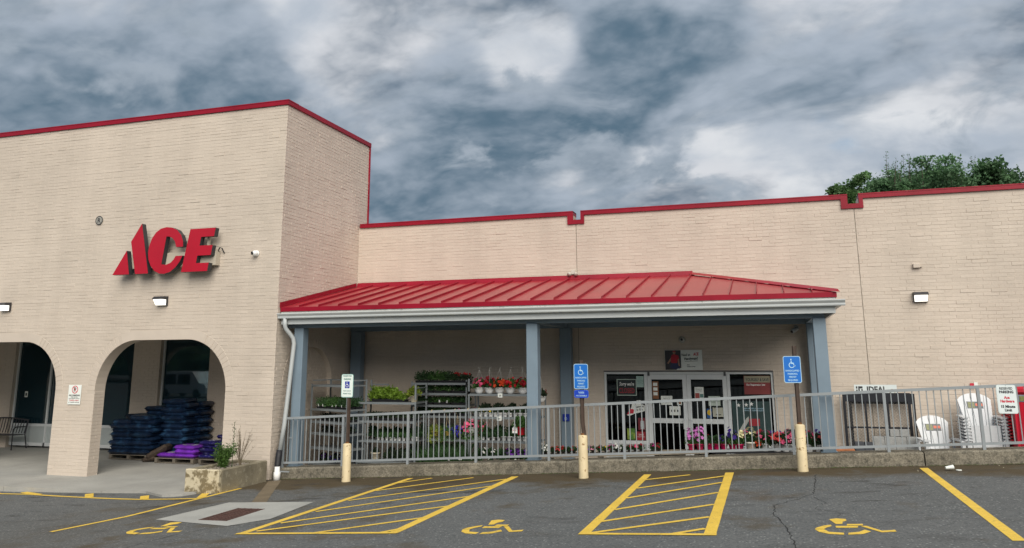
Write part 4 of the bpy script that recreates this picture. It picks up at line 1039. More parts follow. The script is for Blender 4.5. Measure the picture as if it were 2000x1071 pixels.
small_fittings()

# ------------------------------------------------------------------ poster, notices in the entrance glass
def flat(name, label, cat, x0, z0, x1, z1, mt, y, draw=None, group=None, rot=0.):
    t = thing(name, label, cat, ((x0+x1)/2, y, (z0+z1)/2), group=group)
    p = MB().box((x0, y-.002, z0), (x1, y, z1)).build('sheet', mt, t)
    if draw: draw(p, y-.0035)
    return t
def part_text(p, lines, mt, name='lettering'):
    mb = MB()
    for a in lines: lettering(mb, *a[:5], **(a[5] if len(a) > 5 else {}))
    mb.build(name, mt, p)
def handyman():
    y = YW-.03
    t = thing('handyman_poster', 'wide white poster with photo of man in red shirt above entrance', 'poster', (-1.98, y, 2.67))
    p = MB().box((-2.418, y, 2.436), (-1.535, y+.015, 2.905)).build('board', paper, t)
    ph = MB().box((-2.412, y-.002, 2.44), (-2.035, y-.0002, 2.90)).build('photo', M('photo_dark', (.028, .026, .032), .5, var=.3, vs=9), p)
    f = frY(y-.003); sk = M('photo_skin', (.34, .19, .13), .6, var=.05)
    def pic(nm, pl, mt, d=0): MB().prism(pl, frY(y-.003-d), -.0006, 0).build(nm, mt, p)
    pic('shirt', [(-2.28, 2.62), (-2.27, 2.74), (-2.25, 2.79), (-2.20, 2.81), (-2.165, 2.80), (-2.10, 2.78), (-2.075, 2.70), (-2.11, 2.69), (-2.13, 2.60), (-2.25, 2.60)], M('photo_red', (.42, .012, .03), .6))
    pic('arm', [(-2.28, 2.72), (-2.255, 2.68), (-2.34, 2.58), (-2.365, 2.60)], sk); pic('arm', [(-2.11, 2.70), (-2.08, 2.70), (-2.07, 2.53), (-2.105, 2.53)], sk)
    pic('head', [(-2.19+.033*math.cos(a), 2.845+.042*math.sin(a)) for a in np.linspace(0, 2*PI, 13)[:-1]], sk); pic('jeans', [(-2.31, 2.50), (-2.26, 2.598), (-2.12, 2.598), (-2.06, 2.47), (-2.2, 2.46)], M('photo_denim', (.02, .03, .09), .6), .001)
    pic('cap', [(-2.225, 2.865), (-2.215, 2.892), (-2.17, 2.895), (-2.155, 2.865)], M('photo_red', (.42, .012, .03), .6), .001)
    pic('corner_flash', [(-2.15, 2.442), (-2.12, 2.475), (-2.036, 2.485), (-2.036, 2.442)], paper, .001)
    part_text(p, [('Need an', .062, -1.915, 2.765, y-.002, dict(weight=.002, width=.20, rot=.04)), ('Handyman?', .062, -1.80, 2.675, y-.002, dict(weight=.003, width=.32, rot=.04))], M('dark_green_ink', (.03, .05, .045), .5))
    part_text(p, [('ACE', .066, -1.68, 2.777, y-.002, dict(weight=.004, width=.13, shear=.2, rot=.04))], redink, 'red_lettering')
    part_text(p, [('ACE', .024, -1.87, 2.545, y-.002, dict(weight=.001, width=.06)), ('Handyman Services', .026, -1.80, 2.505, y-.002, dict(weight=.001, width=.19))], ink, 'small_lettering')
    MB().prism([(-1.95, 2.630), (-1.64, 2.645), (-1.64, 2.652), (-1.95, 2.637)], frY(y), -.0015, -.0003).build('underline', ink, p)
handyman()
def notices():
    y = YW+.068; G = 'notices on the entrance glass'
    def closed(p, yy):
        MB().box((-3.605, yy-.0005, 1.845), (-3.155, yy+.0012, 2.205)).build('black_field', M('sign_black', (.012, .02, .02), .4), p)
        part_text(p, [("Sorry we're", .085, -3.38, 2.065, yy-.0012, dict(weight=.002, width=.36, shear=.25))], whiteink)
        part_text(p, [('CLOSED', .12, -3.38, 1.89, yy-.0012, dict(weight=.004, width=.38))], M('dull_red_ink', (.30, .02, .03), .5), 'red_lettering')
    flat('closed_sign', 'black sign reading Sorry we\'re CLOSED hung in the left sidelight', 'sign', -3.62, 1.83, -3.14, 2.22, M('pale_green_card', (.45, .55, .48), .6), y, closed)
    flat('paper_notice', 'pale green paper taped at the top of the left sidelight', 'notice', -3.137, 2.03, -2.96, 2.29, M('green_paper', (.36, .50, .46), .6), y, lambda p, yy: part_text(p, [('PLEASE', .022, -3.05, 2.24, yy, {}), ('SHOP HOURS\nMON TO SAT\n8 AM TO 6 PM\nSUNDAY\n9 AM TO 4 PM', .017, -3.05, 2.19, yy, {})], M('green_print', (.1, .2, .2), .5)), G)
    t = thing('arrow_notice', 'white and red arrow shaped price sign in the left sidelight', 'sign', (-3.18, y, 1.5))
    p = MB().prism([(-3.40, 1.37), (-3.28, 1.56), (-3.26, 1.68), (-3.15, 1.66), (-3.15, 1.72), (-3.05, 1.72), (-3.05, 1.64), (-2.955, 1.6), (-2.955, 1.47), (-3.22, 1.40), (-3.34, 1.35)], frY(y), -.003, 0).build('card', paper, t)
    MB().prism([(-3.40, 1.37), (-3.31, 1.52), (-3.22, 1.50), (-3.235, 1.41), (-3.34, 1.40)], frY(y), -.0045, -.0032).build('red_tip', redink, p)
    part_text(p, [('Service', .05, -3.08, 1.55, y-.0045, dict(weight=.002, width=.2, rot=.1)), ('To Go', .05, -3.10, 1.48, y-.0045, dict(weight=.002, rot=.1))], ink)
    flat('hours_notice', 'red framed notice with grey panel low in the left sidelight', 'notice', -3.13, 1.02, -2.955, 1.31, M('notice_red', (.16, .012, .022), .5), y, lambda p, yy: MB().box((-3.075, yy-.0005, 1.05), (-2.985, yy+.0012, 1.24)).build('panel', M('panel_grey', (.38, .42, .43), .5, var=.2, vs=60), p), G)
    flat('garden_poster', 'yellow and green poster at the foot of the left sidelight', 'poster', -3.40, .80, -3.215, 1.06, M('lime_print', (.30, .38, .06), .6, var=.2, vs=14, col2=(.05, .16, .02), thr=.5, c2s=7), y, None, G)
    flat('red_card', 'plain red card beside the yellow green poster in the left sidelight', 'notice', -3.19, .79, -2.96, .99, M('card_red', (.26, .008, .018), .5), y, lambda p, yy: part_text(p, [('SAVE', .04, -3.07, .90, yy, {}), ('TODAY ONLY', .02, -3.07, .86, yy, {})], whiteink), G)
    yd = YW+.062
    def strip(p, yy):
        for z in (1.84, 1.95, 2.06): MB().box((-2.735, yy-.0005, z), (-2.635, yy+.001, z+.075)).build('label', paper, p)
    flat('card_strip', 'brown strip with three white cards on the left door glass', 'notice', -2.755, 1.76, -2.61, 2.17, M('brown_card', (.22, .09, .035), .6), yd, strip, G)
    def t1(s1, s2):
        return lambda p, yy: part_text(p, [(s1, .03, p.parent.location.x, p.parent.location.z+.03, yy, {}), (s2, .018, p.parent.location.x, p.parent.location.z-.02, yy, {})], ink)
    flat('paper_notice', 'wide white paper on left door glass just above the railing line', 'notice', -2.56, 1.62, -2.29, 1.83, paper, yd, t1('NOTICE', 'PLEASE WEAR SHOES'), G)
    flat('paper_notice', 'pale paper with three dark marks at lower right of left door glass', 'notice', -2.37, 1.385, -2.11, 1.59, paper, yd, lambda p, yy: [MB().box((x, yy-.0005, 1.46), (x+.03, yy+.001, 1.51)).build('mark', ink, p) for x in (-2.33, -2.26, -2.19)], G)
    flat('paper_notice', 'small framed picture paper at the right edge of left door glass', 'notice', -2.185, 1.62, -2.07, 1.74, paper, yd, lambda p, yy: MB().box((-2.165, yy-.0005, 1.64), (-2.09, yy+.001, 1.71)).build('picture', M('brown_card', (.22, .09, .035), .6), p), G)
    flat('offer_poster', 'small red and white offer poster at left of right door glass', 'poster', -1.76, 1.77, -1.55, 2.04, paper, yd, lambda p, yy: [MB().box((-1.75, yy-.0005, 1.78), (-1.65, yy+.001, 1.90)).build('red_block', M('faded_red', (.35, .06, .05), .5), p), MB().box((-1.64, yy-.0005, 1.80), (-1.56, yy+.001, 1.88)).build('green_block', greenprint, p), part_text(p, [('Rewards', .03, -1.66, 1.98, yy, {}), ('JOIN FREE', .02, -1.66, 1.94, yy, {})], ink)], G)
    flat('paper_notice', 'white typed notice in the middle of right door glass', 'notice', -1.45, 1.61, -1.18, 1.83, M('mint_paper', (.52, .60, .53), .6), yd, t1('ATTENTION', 'NO DOGS UNLESS LEASHED\nTHANK YOU'), G)
    def stick(p, yy):
        MB().prism([(-1.445+.05*math.cos(a), 1.455+.065*math.sin(a)) for a in np.linspace(0, 2*PI, 17)[:-1]], frY(yy), -.0005, .001).build('yellow_disc', M('sticker_yellow', (.62, .40, .02), .5), p)
    flat('round_sticker', 'blue sticker with yellow disc low on right door glass', 'sticker', -1.50, 1.325, -1.385, 1.54, M('sticker_blue', (.015, .09, .28), .5), yd, stick, G)
    flat('paper_notice', 'beige card beside the yellow disc sticker on right door glass', 'notice', -1.365, 1.36, -1.13, 1.57, M('beige_card', (.46, .46, .38), .6), yd, lambda p, yy: [MB().box((x, yy-.0005, 1.40), (x+.05, yy+.001, 1.42)).build('mark', ink, p) for x in (-1.3, -1.23)], G)
    def ban(p, yy):
        MB().box((-.61, yy-.0005, 2.15), (-.03, yy+.001, 2.295)).build('pale_band', M('band_beige', (.30, .27, .19), .6), p)
        part_text(p, [('YOURSELF & SAVE', .07, -.32, 2.18, yy-.0012, dict(weight=.002, width=.52))], M('dark_green_ink', (.03, .05, .045), .5))
        part_text(p, [('Our Registration Sale', .04, -.36, 2.08, yy-.0012, dict(weight=.001, width=.42))], whiteink, 'white_lettering')
    flat('sale_banner', 'red sale banner with pale top band in the right sidelight', 'banner', -.62, 1.88, -.025, 2.30, M('banner_red', (.21, .035, .035), .6, var=.15, vs=5), y, ban)
    def post(p, yy):
        MB().prism([(-.80, 1.04), (-.62, 1.33), (-.56, 1.38), (-.56, 1.28), (-.70, 1.06)], frY(yy), -.0005, .001).build('pale_shape', M('pale_grey_print', (.42, .43, .40), .5), p)
        MB().box((-.55, yy-.0005, 1.17), (-.32, yy+.001, 1.33)).build('red_label', M('label_red', (.33, .02, .03), .5), p)
        part_text(p, [('THE HELPFUL PLACE', .03, -.45, 1.545, yy, dict(width=.46)), ('JOIN OUR TEAM TODAY', .028, -.45, 1.50, yy, dict(width=.46))], lightblue)
        st = [(.05*math.cos(PI/2+k*PI/5)*(1 if k % 2 == 0 else .42), .05*math.sin(PI/2+k*PI/5)*(1 if k % 2 == 0 else .42)) for k in range(10)]
        for cx, cz in ((-.60, 1.64), (-.48, 1.66), (-.77, 1.63)): MB().prism([(cx+u, cz+v) for u, v in st], frY(yy), -.0005, .001).build('star', whiteink, p)
    flat('dark_poster', 'dark green poster with stars and red label in right sidelight', 'poster', -.92, 1.0, -.06, 1.72, M('poster_green', (.018, .045, .045), .5, var=.3, vs=6), y, post)
    flat('door_decal', 'narrow grey decal on the storefront door left of the pier', 'sticker', -22.62, 1.62, -22.5, 1.80, paper, 20.145, lambda p, yy: MB().box((-22.595, yy-.0005, 1.66), (-22.525, yy+.001, 1.75)).build('mark', ink, p))
notices()

# ------------------------------------------------------------------ arcade: bags on pallets, bench, planter
def pallet_mesh():
    mb = MB()
    for i in range(3): mb.box((-.6, -.5+i*.45, .0), (.6, -.4+i*.45, .085))
    return mb
wood = M('pallet_wood', (.15, .128, .10), .85, var=.25, vs=5, bump=.3, bs=25)
def pallet(label, x, y, z, w=1.2, d=1.0):
    t = thing('wooden_pallet', label, 'pallet', (x, y, z), group='pallets under the stacked bags')
    sk = MB().box((-.04, -d/2, 0), (.04, d/2, .09)).mesh('skid', wood); bd = MB().box((-w/2, -.045, 0), (w/2, .045, .018)).mesh('deck_board', wood)
    for u in (-w/2+.05, 0, w/2-.05): put('skid', sk, t, False, loc=(u, 0, .018))
    for k in range(7): put('deck_board', bd, t, False, loc=(0, -d/2+.05+(d-.1)*k/6, .1085))
    for k in (0, 3, 6): put('deck_board', bd, t, False, loc=(0, -d/2+.05+(d-.1)*k/6, 0))
    return t
def bag_mesh(name, w, d, h, seed, mats, band=True):
    r = random.Random(seed); mb = MB(); nx, ny = 14, 11; vs = []; idx = {}
    def shape(u, v, sgn):
        # pillow: thick in the middle, pinched seams at the two ends
        eu = 1-abs(u)**5; ev = 1-abs(v)**4
        t = h/2*(max(0, 1-abs(u)**14)**.30)*(max(0, 1-abs(v)**12)**.30)
        x = u*w/2*(1-.02*abs(v)**3); y = v*d/2*(1-.025*abs(u)**3)
        n = noise.noise(Vector((u*2.2+seed*7, v*2.2, sgn*3.)))*.020+noise.noise(Vector((u*6+seed*3, v*5, sgn*5.)))*.013
        return (x, y, h/2+sgn*t+n*(max(0, eu)*max(0, ev)))
    for sgn in (1, -1):
        for j in range(ny+1):
            for i in range(nx+1):
                u, v = -1+2*i/nx, -1+2*j/ny; idx[(sgn, i, j)] = len(vs); vs.append(shape(u, v, sgn))
    fs = []; ms = []
    for sgn in (1, -1):
        for j in range(ny):
            for i in range(nx):
                q = (idx[(sgn,i,j)], idx[(sgn,i+1,j)], idx[(sgn,i+1,j+1)], idx[(sgn,i,j+1)])
                fs.append(q if sgn > 0 else q[::-1]); ms.append(1 if band and j in (4, 5, 6) and 3 <= i < nx-2 else 0)
    mb.v = vs; mb.f = fs; mb.m = ms
    return mb.mesh(name, mats, True)
tealbag = M('dark_teal_bag', (.010, .026, .066), .32, var=.35, vs=5, spec=.6, rnd=.3, col2=(.022, .062, .125), thr=.56, c2s=5, soft=.03, bump=.8, bs=16); tealprint = M('teal_bag_print', (.025, .07, .12), .35, var=.5, vs=14, spec=.6)
purplebag = M('purple_bag', (.17, .030, .42), .4, var=.25, vs=6, spec=.5, bump=.8, bs=15, rnd=.12); purpletop = M('grey_bag_print', (.36, .33, .44), .4, var=.15, vs=12)
navybag = M('navy_bag', (.018, .015, .11), .33, var=.3, vs=6, spec=.6, rnd=.3, col2=(.16, .16, .28), thr=.60, c2s=12, soft=.02, bump=.7, bs=18); navyprint = M('navy_bag_print', (.35, .36, .5), .4, var=.6, vs=22)
ORD = ('first', 'second', 'third', 'fourth', 'fifth', 'sixth', 'seventh', 'eighth', 'ninth', 'tenth', 'eleventh', 'twelfth', 'thirteenth', 'fourteenth', 'fifteenth')
def bags():
    PYc = 19.12; zf = zarc(19.1)+.003; top = .127
    def stack(px, label_f, mesh_set, cols, ws, ds, lay, group, hh, y_front, jit=.010, cat='bag', nm='soil_bag'):
        for (cx, cy, n) in cols:
            for k in range(n):
                me = mesh_set[R.randrange(len(mesh_set))]
                t = put(nm, me, None, False, loc=(cx+R.gauss(0, jit)+(.035 if k % 2 else -.035), cy+R.gauss(0, jit)+(.02 if k % 2 else -.02), zf+top+k*hh+R.gauss(0, .003)), rot=(R.gauss(0, .012), R.gauss(0, .012), R.gauss(0, .028)+(PI if R.random() < .5 else 0)))
                tag(t, label_f(cx, cy, k, n), cat, group)
    pallet('wooden pallet under the big dark teal bag stack', -16.98, PYc, zf, 1.3, 1.05)
    teal = [bag_mesh('soil_bag', .76, .62, .140, s, [tealbag, tealprint]) for s in (1, 2, 3)]
    def labf(cx, cy, k, n):
        if k == n-1: return 'topmost dark teal soil bag of the ' + ('front left' if cx < -17 and cy < 19 else 'front right' if cy < 19 else 'rear left' if cx < -17 else 'rear right') + ' pile on left pallet'
        return 'dark teal soil bag, %s layer up in the %s pile on left pallet' % (ORD[k], ('front left' if cx < -17 and cy < 19 else 'front right' if cy < 19 else 'rear left' if cx < -17 else 'rear right'))
    stack(0, labf, teal, [(-17.29, 18.90, 8), (-16.65, 18.90, 9), (-17.29, 19.45, 9), (-16.65, 19.45, 11)], 0, 0, 0, 'dark teal soil bags', .112, 0)
    pallet('wooden pallet under the tall dark stack against the window', -15.72, 19.35, zf, 1.1, 1.0)
    stack(0, lambda cx, cy, k, n: 'topmost dark bag of the tall ' + ('front' if cy < 19.3 else 'rear') + ' pile against window' if k == n-1 else 'dark bag, %s layer up in the %s tall pile against window' % (ORD[k], 'front' if cy < 19.3 else 'rear'), teal, [(-15.78, 19.12, 13), (-15.70, 19.64, 12)], 0, 0, 0, 'dark bags in the tall stack', .112, 0)
    pallet('wooden pallet carrying the purple bags', -15.22, 18.62, zf-.012, 1.25, .62)
    pur = [bag_mesh('mulch_bag', .66, .50, .12, s, [purplebag, purpletop]) for s in (5, 6)]
    i = 0
    for cx, n in ((-15.47, 1), (-14.93, 3)):
        for k in range(n):
            t = put('mulch_bag', pur[(k+i) % 2], None, False, loc=(cx+R.gauss(0, .015), 18.58+R.gauss(0, .015), zf+top-.012+k*.105), rot=(0, 0, R.gauss(0, .05)))
            tag(t, ('lone purple mulch bag at the left end of pallet' if n == 1 else ('lowest', 'middle', 'topmost')[k]+' purple mulch bag in the pile with grey top'), 'bag', 'purple mulch bags'); i += 1
    t = thing('bark_bag', 'slumped brown bark bag leaning between dark and purple bags', 'bag', (-15.95, 18.55, zf))
    bk = M('bark_brown', (.06, .042, .03), .8, var=.5, vs=14, bump=.6, bs=30)
    o = put('body', bag_mesh('bark_bag', .62, .42, .17, 9, [bk, bk], False), t, False, loc=(.06, .05, .17), rot=(0, -.5, .25))
    put('fold', bag_mesh('bark_fold', .4, .34, .12, 12, [bk, bk], False), t, False, loc=(-.16, -.02, .0), rot=(0, -.2, .1))
    pallet('wooden pallet under the navy bag stack by the planter', -13.75, 18.65, zf, 1.3, .8)
    nav = [bag_mesh('feed_bag', .48, .56, .10, s, [navybag, navyprint]) for s in (15, 16, 17)]
    stack(0, lambda cx, cy, k, n: 'topmost navy bag of the ' + ('left' if cx < -14.2 else 'middle' if cx < -13.6 else 'right') + ' navy pile' if k == n-1 else 'navy bag with pale print, '+ORD[k]+' layer up in the ' + ('left' if cx < -14.2 else 'middle' if cx < -13.6 else 'right') + ' navy pile', nav,
          [(-14.22, 18.62, 5), (-13.72, 18.68, 7), (-13.24, 18.70, 9)], 0, 0, 0, 'navy bags on the right pallet', .084, 0, nm='feed_bag')
    t = thing('red_display', 'dark red display stand behind the storefront window', 'display', (-16.1, 20.7, .1))
    MB().box((-16.75, 20.5, .12), (-15.75, 20.9, 1.02)).build('cabinet', M('display_red', (.16, .006, .012), .4), t)
    MB().box((-16.72, 20.52, 1.021), (-15.78, 20.88, 1.05)).build('tray', black, t)
bags()

def bench():
    t = thing('metal_bench', 'black metal slatted bench in the arcade at left edge', 'bench', (-22.6, 19.75, zarc(19.7)))
    z0 = zarc(19.7); bm = M('bench_iron', (.03, .03, .035), .4)
    xa, xb = -23.9, -22.12; yb, yf = 19.93, 19.42
    for i in range(16):
        x = xa+.06+(xb-xa-.12)*i/15; c = .06*math.sin(PI*i/15)
        MB().tube([(x, yb-.05, z0+.46), (x, yb-.01, z0+.62), (x, yb+.03, z0+.84+c)], .013, 5).build('back_slat', bm, t)
    MB().tube([(xa+(xb-xa)*i/12, yb+.03, z0+.85+.06*math.sin(PI*i/12)) for i in range(13)], .02, 6).build('top_rail', bm, t)
    for i in range(6): MB().box((xa+.02, yf+.02+i*.078, z0+.425), (xb-.02, yf+.075+i*.078, z0+.44)).build('seat_slat', bm, t)
    for x in (xa+.02, xb-.02):
        MB().tube([(x, yf+.03, z0), (x, yf+.03, z0+.43), (x, yf+.03, z0+.62), (x, yf+.12, z0+.67), (x, yb-.02, z0+.66)], .018, 6).build('arm', bm, t)
        MB().tube([(x, yb+.05, z0), (x, yb-.05, z0+.43), (x, yb+.03, z0+.86)], .018, 6).build('leg', bm, t)
bench()

def leaf_quads(mb, pts, size, seed, up=.35, aspect=.5, mi=0, out=None, droop=0.):
    r = random.Random(seed)
    for p in pts:
        d = Vector((r.gauss(0, 1), r.gauss(0, 1), r.gauss(0, .7)+up))
        if out is not None: d += (Vector(p)-Vector(out)).normalized()*1.1
        d.normalize(); d.z -= droop
        s = size*r.uniform(.6, 1.35)
        a = d.cross(Vector((r.gauss(0, 1), r.gauss(0, 1), r.gauss(0, 1)))).normalized()
        n = a.cross(d).normalized(); p = Vector(p)
        mb.add([p, p+d*s*.5+a*s*aspect*.5+n*s*.06, p+d*s-n*s*.10, p+d*s*.5-a*s*aspect*.5+n*s*.06], [(0, 1, 2, 3)], mi)
def dome_pts(n, rx, ry, h, seed, z0=0., shell=.45):
    r = random.Random(seed); P = []
    while len(P) < n:
        v = Vector((r.gauss(0, 1), r.gauss(0, 1), abs(r.gauss(0, 1)))).normalized()*(r.random()**shell)
        P.append((v.x*rx, v.y*ry, z0+v.z*h))
    return P
leafmats = {k: M('leaf_'+k, c, .55, var=.4, vs=22, spec=.35, rnd=.12, trans=.25) for k, c in dict(dark=(.032, .078, .026), mid=(.055, .13, .03), lime=(.17, .28, .03), blue=(.035, .075, .04), deep=(.026, .048, .022), yellowgreen=(.20, .26, .035), grass=(.06, .13, .045)).items()}
petals = {k: M('petal_'+k, c, .55, var=.25, vs=30, spec=.25, trans=.2) for k, c in dict(red=(.52, .012, .022), darkred=(.28, .008, .018), orange=(.62, .07, .02), pink=(.70, .10, .22), palepink=(.75, .32, .42), magenta=(.55, .02, .25), mauve=(.62, .20, .55), purple=(.17, .04, .34), violet=(.055, .02, .24), blue=(.03, .02, .42), white=(.80, .80, .76), cream=(.75, .70, .42), yellow=(.72, .50, .04), coral=(.62, .07, .07)).items()}

def planter():
    t = thing('concrete_planter', 'low concrete planter box with flaking cream paint at the building corner', 'planter', (-10.98, 15.0, .1))
    flak = M('flaking_paint', (.50, .44, .31), .8, var=.12, vs=3, col2=(.17, .135, .075), thr=.52, c2s=5.5, soft=.04, bump=.7, bs=18)
    con = M('planter_concrete', (.20, .175, .12), .9, var=.25, vs=3, col2=(.30, .27, .20), thr=.6, c2s=8, fine=.2, fs=50, bump=.6, bs=40)
    x0, x1, y0, y1, zb, zt = -11.47, -10.66, 14.16, 15.82, .02, .575
    w = .10
    def pan(nm, a, b, mt): MB().bbox(a, b, .018).build(nm, mt, t)
    pan('front_panel', (x0, y0, zb), (x1, y0+w, zt), flak)
    pan('side_panel', (x1-w, y0+w+.001, zb), (x1, y1, zt-.004), con); pan('side_panel', (x0, y0+w+.001, zb), (x0+w, y1, zt-.004), con)
    pan('back_panel', (x0+w+.001, y1-w, zb), (x1-w-.001, y1, zt-.006), con)
    MB().box((x0+w, y0+w, zb), (x1-w, y1-w, zt-.07)).build('soil', M('gravel_soil', (.20, .17, .13), .95, var=.4, vs=12, fine=.4, fs=60, bump=.9, bs=40), t)
    r = random.Random(2); gm = MB()
    for i in range(260):
        x, y = r.uniform(x0+w+.02, x1-w-.02), r.uniform(y0+w+.02, y1-w-.02); s = r.uniform(.008, .022)
        gm.lathe([(s*.6, -s*.3), (s, .1*s), (s*.4, s*.7)], (x, y, zt-.065), 5)
    stuff(gm.build('gravel', M('pale_gravel', (.36, .32, .27), .9, var=.4, vs=40), t))
    p = thing('weed_plant', 'green leafy weed growing in the concrete planter', 'plant', (-11.12, 14.9, zt-.07), scale=1.05)
    mb = MB(); st = MB(); c = Vector((0, 0, 0))
    for k in range(40):
        a = r.uniform(0, 2*PI); h = r.uniform(.22, .50); sp = r.uniform(.03, .27); pts = []
        for i in range(5): q = i/4; pts.append((math.cos(a)*sp*q**1.3, math.sin(a)*sp*q**1.3, h*q))
        st.tube(pts, .004, 4)
        for i in range(34):
            q = r.uniform(.15, 1.); b = Vector((math.cos(a)*sp*q**1.3, math.sin(a)*sp*q**1.3, h*q))
            leaf_quads(mb, [b], .085, r.random(), .35, .22)
    st.build('stems', leafmats['mid'], p, world=False); mb.build('foliage', M('weed_leaf', (.075, .15, .028), .6, var=.4, vs=15, trans=.25), p, world=False)
    p = thing('dry_weed', 'tall dry weed stalks standing in the planter behind green weed', 'plant', (-10.92, 15.2, zt-.07))
    st = MB(); mb = MB()
    for k in range(30):
        a = r.uniform(0, 2*PI); h = r.uniform(.35, .85); sp = r.uniform(.05, .32); pts = [(math.cos(a)*sp*(i/4)**1.4, math.sin(a)*sp*(i/4)**1.4, h*i/4) for i in range(5)]
        st.tube(pts, [.004, .0035, .003, .0025, .0018], 4)
        for i in range(10):
            q = r.uniform(.5, 1); leaf_quads(mb, [(math.cos(a)*sp*q**1.4, math.sin(a)*sp*q**1.4, h*q)], .035, r.random(), .5, .3)
    dry = M('dry_stalk', (.16, .13, .085), .9, var=.2)
    st.build('stalks', dry, p, world=False); stuff(mb.build('seed_heads', dry, p, world=False))
    p = thing('tall_weed', 'single tall green weed spike beside the planter weed', 'plant', (-11.05, 15.1, zt-.07))
    st = MB(); st.tube([(0, 0, 0), (.01, 0, .4), (.0, .01, .93)], [.007, .005, .003], 5); st.build('stem', leafmats['mid'], p, world=False)
    mb = MB(); leaf_quads(mb, [(R.gauss(0, .012), R.gauss(0, .012), R.uniform(.3, .93)) for _ in range(70)], .045, 4, .5, .3); mb.build('foliage', leafmats['dark'], p, world=False)
planter()

# ------------------------------------------------------------------ plants for sale
MESH = {}
def foliage_mesh(kind, leaf, seed):
    k = ('f', kind, leaf, seed)
    if k in MESH: return MESH[k]
    mb = MB()
    if kind == 'bush': leaf_quads(mb, dome_pts(420, .13, .13, .17, seed, 0), .055, seed, .35, .6, out=(0, 0, -.05))
    elif kind == 'small': leaf_quads(mb, dome_pts(190, .075, .075, .10, seed, 0), .042, seed, .4, .6, out=(0, 0, -.05))
    elif kind == 'herb':
        r = random.Random(seed)
        leaf_quads(mb, dome_pts(380, .11, .11, .24, seed, 0), .06, seed, .8, .22, out=(0, 0, -.12))
    elif kind == 'broad': leaf_quads(mb, dome_pts(150, .13, .13, .26, seed, .02), .115, seed, .3, .65, out=(0, 0, -.05), droop=.15)
    elif kind == 'grass':
        r = random.Random(seed)
        for i in range(170):
            a = r.uniform(0, 2*PI); s = r.uniform(0, .10); h = r.uniform(.18, .38); b = Vector((s*math.cos(a), s*math.sin(a), 0)); d = Vector((math.cos(a)*.25+r.gauss(0, .1), math.sin(a)*.25+r.gauss(0, .1), 1)).normalized()
            n = d.cross(Vector((r.gauss(0, 1), r.gauss(0, 1), 0))).normalized()*.005
            tip = b+d*h+Vector((math.cos(a), math.sin(a), -.3))*h*.22
            mb.add([b-n, b+n, b+d*h*.6+n*.8, tip, b+d*h*.6-n*.8], [(0, 1, 2, 3, 4)])
    elif kind == 'trail':
        P = dome_pts(300, .19, .19, .17, seed, 0); r = random.Random(seed)
        for i in range(260):
            a = r.uniform(0, 2*PI); s = .19+r.gauss(0, .02); P.append((s*math.cos(a), s*math.sin(a), -r.uniform(0, .26)))
        leaf_quads(mb, P, .06, seed, .1, .55, out=(0, 0, -.1), droop=.2)
    elif kind == 'tray':
        r = random.Random(seed); leaf_quads(mb, [(r.uniform(-.27, .27), r.uniform(-.14, .14), r.uniform(0, .15)) for _ in range(620)], .065, seed, .7, .5)
    elif kind == 'traytall':
        r = random.Random(seed); leaf_quads(mb, [(r.uniform(-.27, .27), r.uniform(-.14, .14), r.uniform(.02, .27)*(.62+.38*math.sin(i*1.7))) for i in range(760)], .085, seed, .9, .34)
    MESH[k] = mb.mesh('foliage', leafmats[leaf]); return MESH[k]
def flower_mesh(kind, color, n, seed, size=.034):
    k = ('b', kind, color, n, seed, size)
    if k in MESH: return MESH[k]
    r = random.Random(seed*13+5); mb = MB()
    rx, h, z0, low = dict(bush=(.135, .19, .02, .3), small=(.08, .125, .01, .4), trail=(.21, .2, .0, -.5), tray=(0, 0, 0, 0), spike=(.10, .27, .05, .5))[kind]
    for i in range(n):
        if kind == 'tray': p = Vector((r.uniform(-.26, .26), r.uniform(-.14, .14), r.uniform(.12, .21))); nrm = Vector((r.gauss(0, .5), r.gauss(0, .5)-.5, 1)).normalized()
        else:
            v = Vector((r.gauss(0, 1), r.gauss(0, 1), r.uniform(low, 1.2))).normalized(); p = Vector((v.x*rx, v.y*rx, z0+(v.z*h if v.z > 0 else v.z*.24)))*r.uniform(.9, 1.12); nrm = (v+Vector((r.gauss(0, .3), r.gauss(0, .3)-.25, .2))).normalized()
        a = nrm.cross(Vector((0, 0, 1)) if abs(nrm.z) < .9 else Vector((1, 0, 0))).normalized(); b = nrm.cross(a); s = size*r.uniform(.75, 1.3); t0 = r.uniform(0, 6)
        vs = [p]
        for q in range(10):
            rr = s*(1 if q % 2 == 0 else .62); vs.append(p+(a*math.cos(t0+q*PI/5)+b*math.sin(t0+q*PI/5))*rr+nrm*s*.28)
        mb.add(vs, [(0, q+1, (q+1) % 10+1) for q in range(10)])
    MESH[k] = mb.mesh('flowers', petals[color]); return MESH[k]
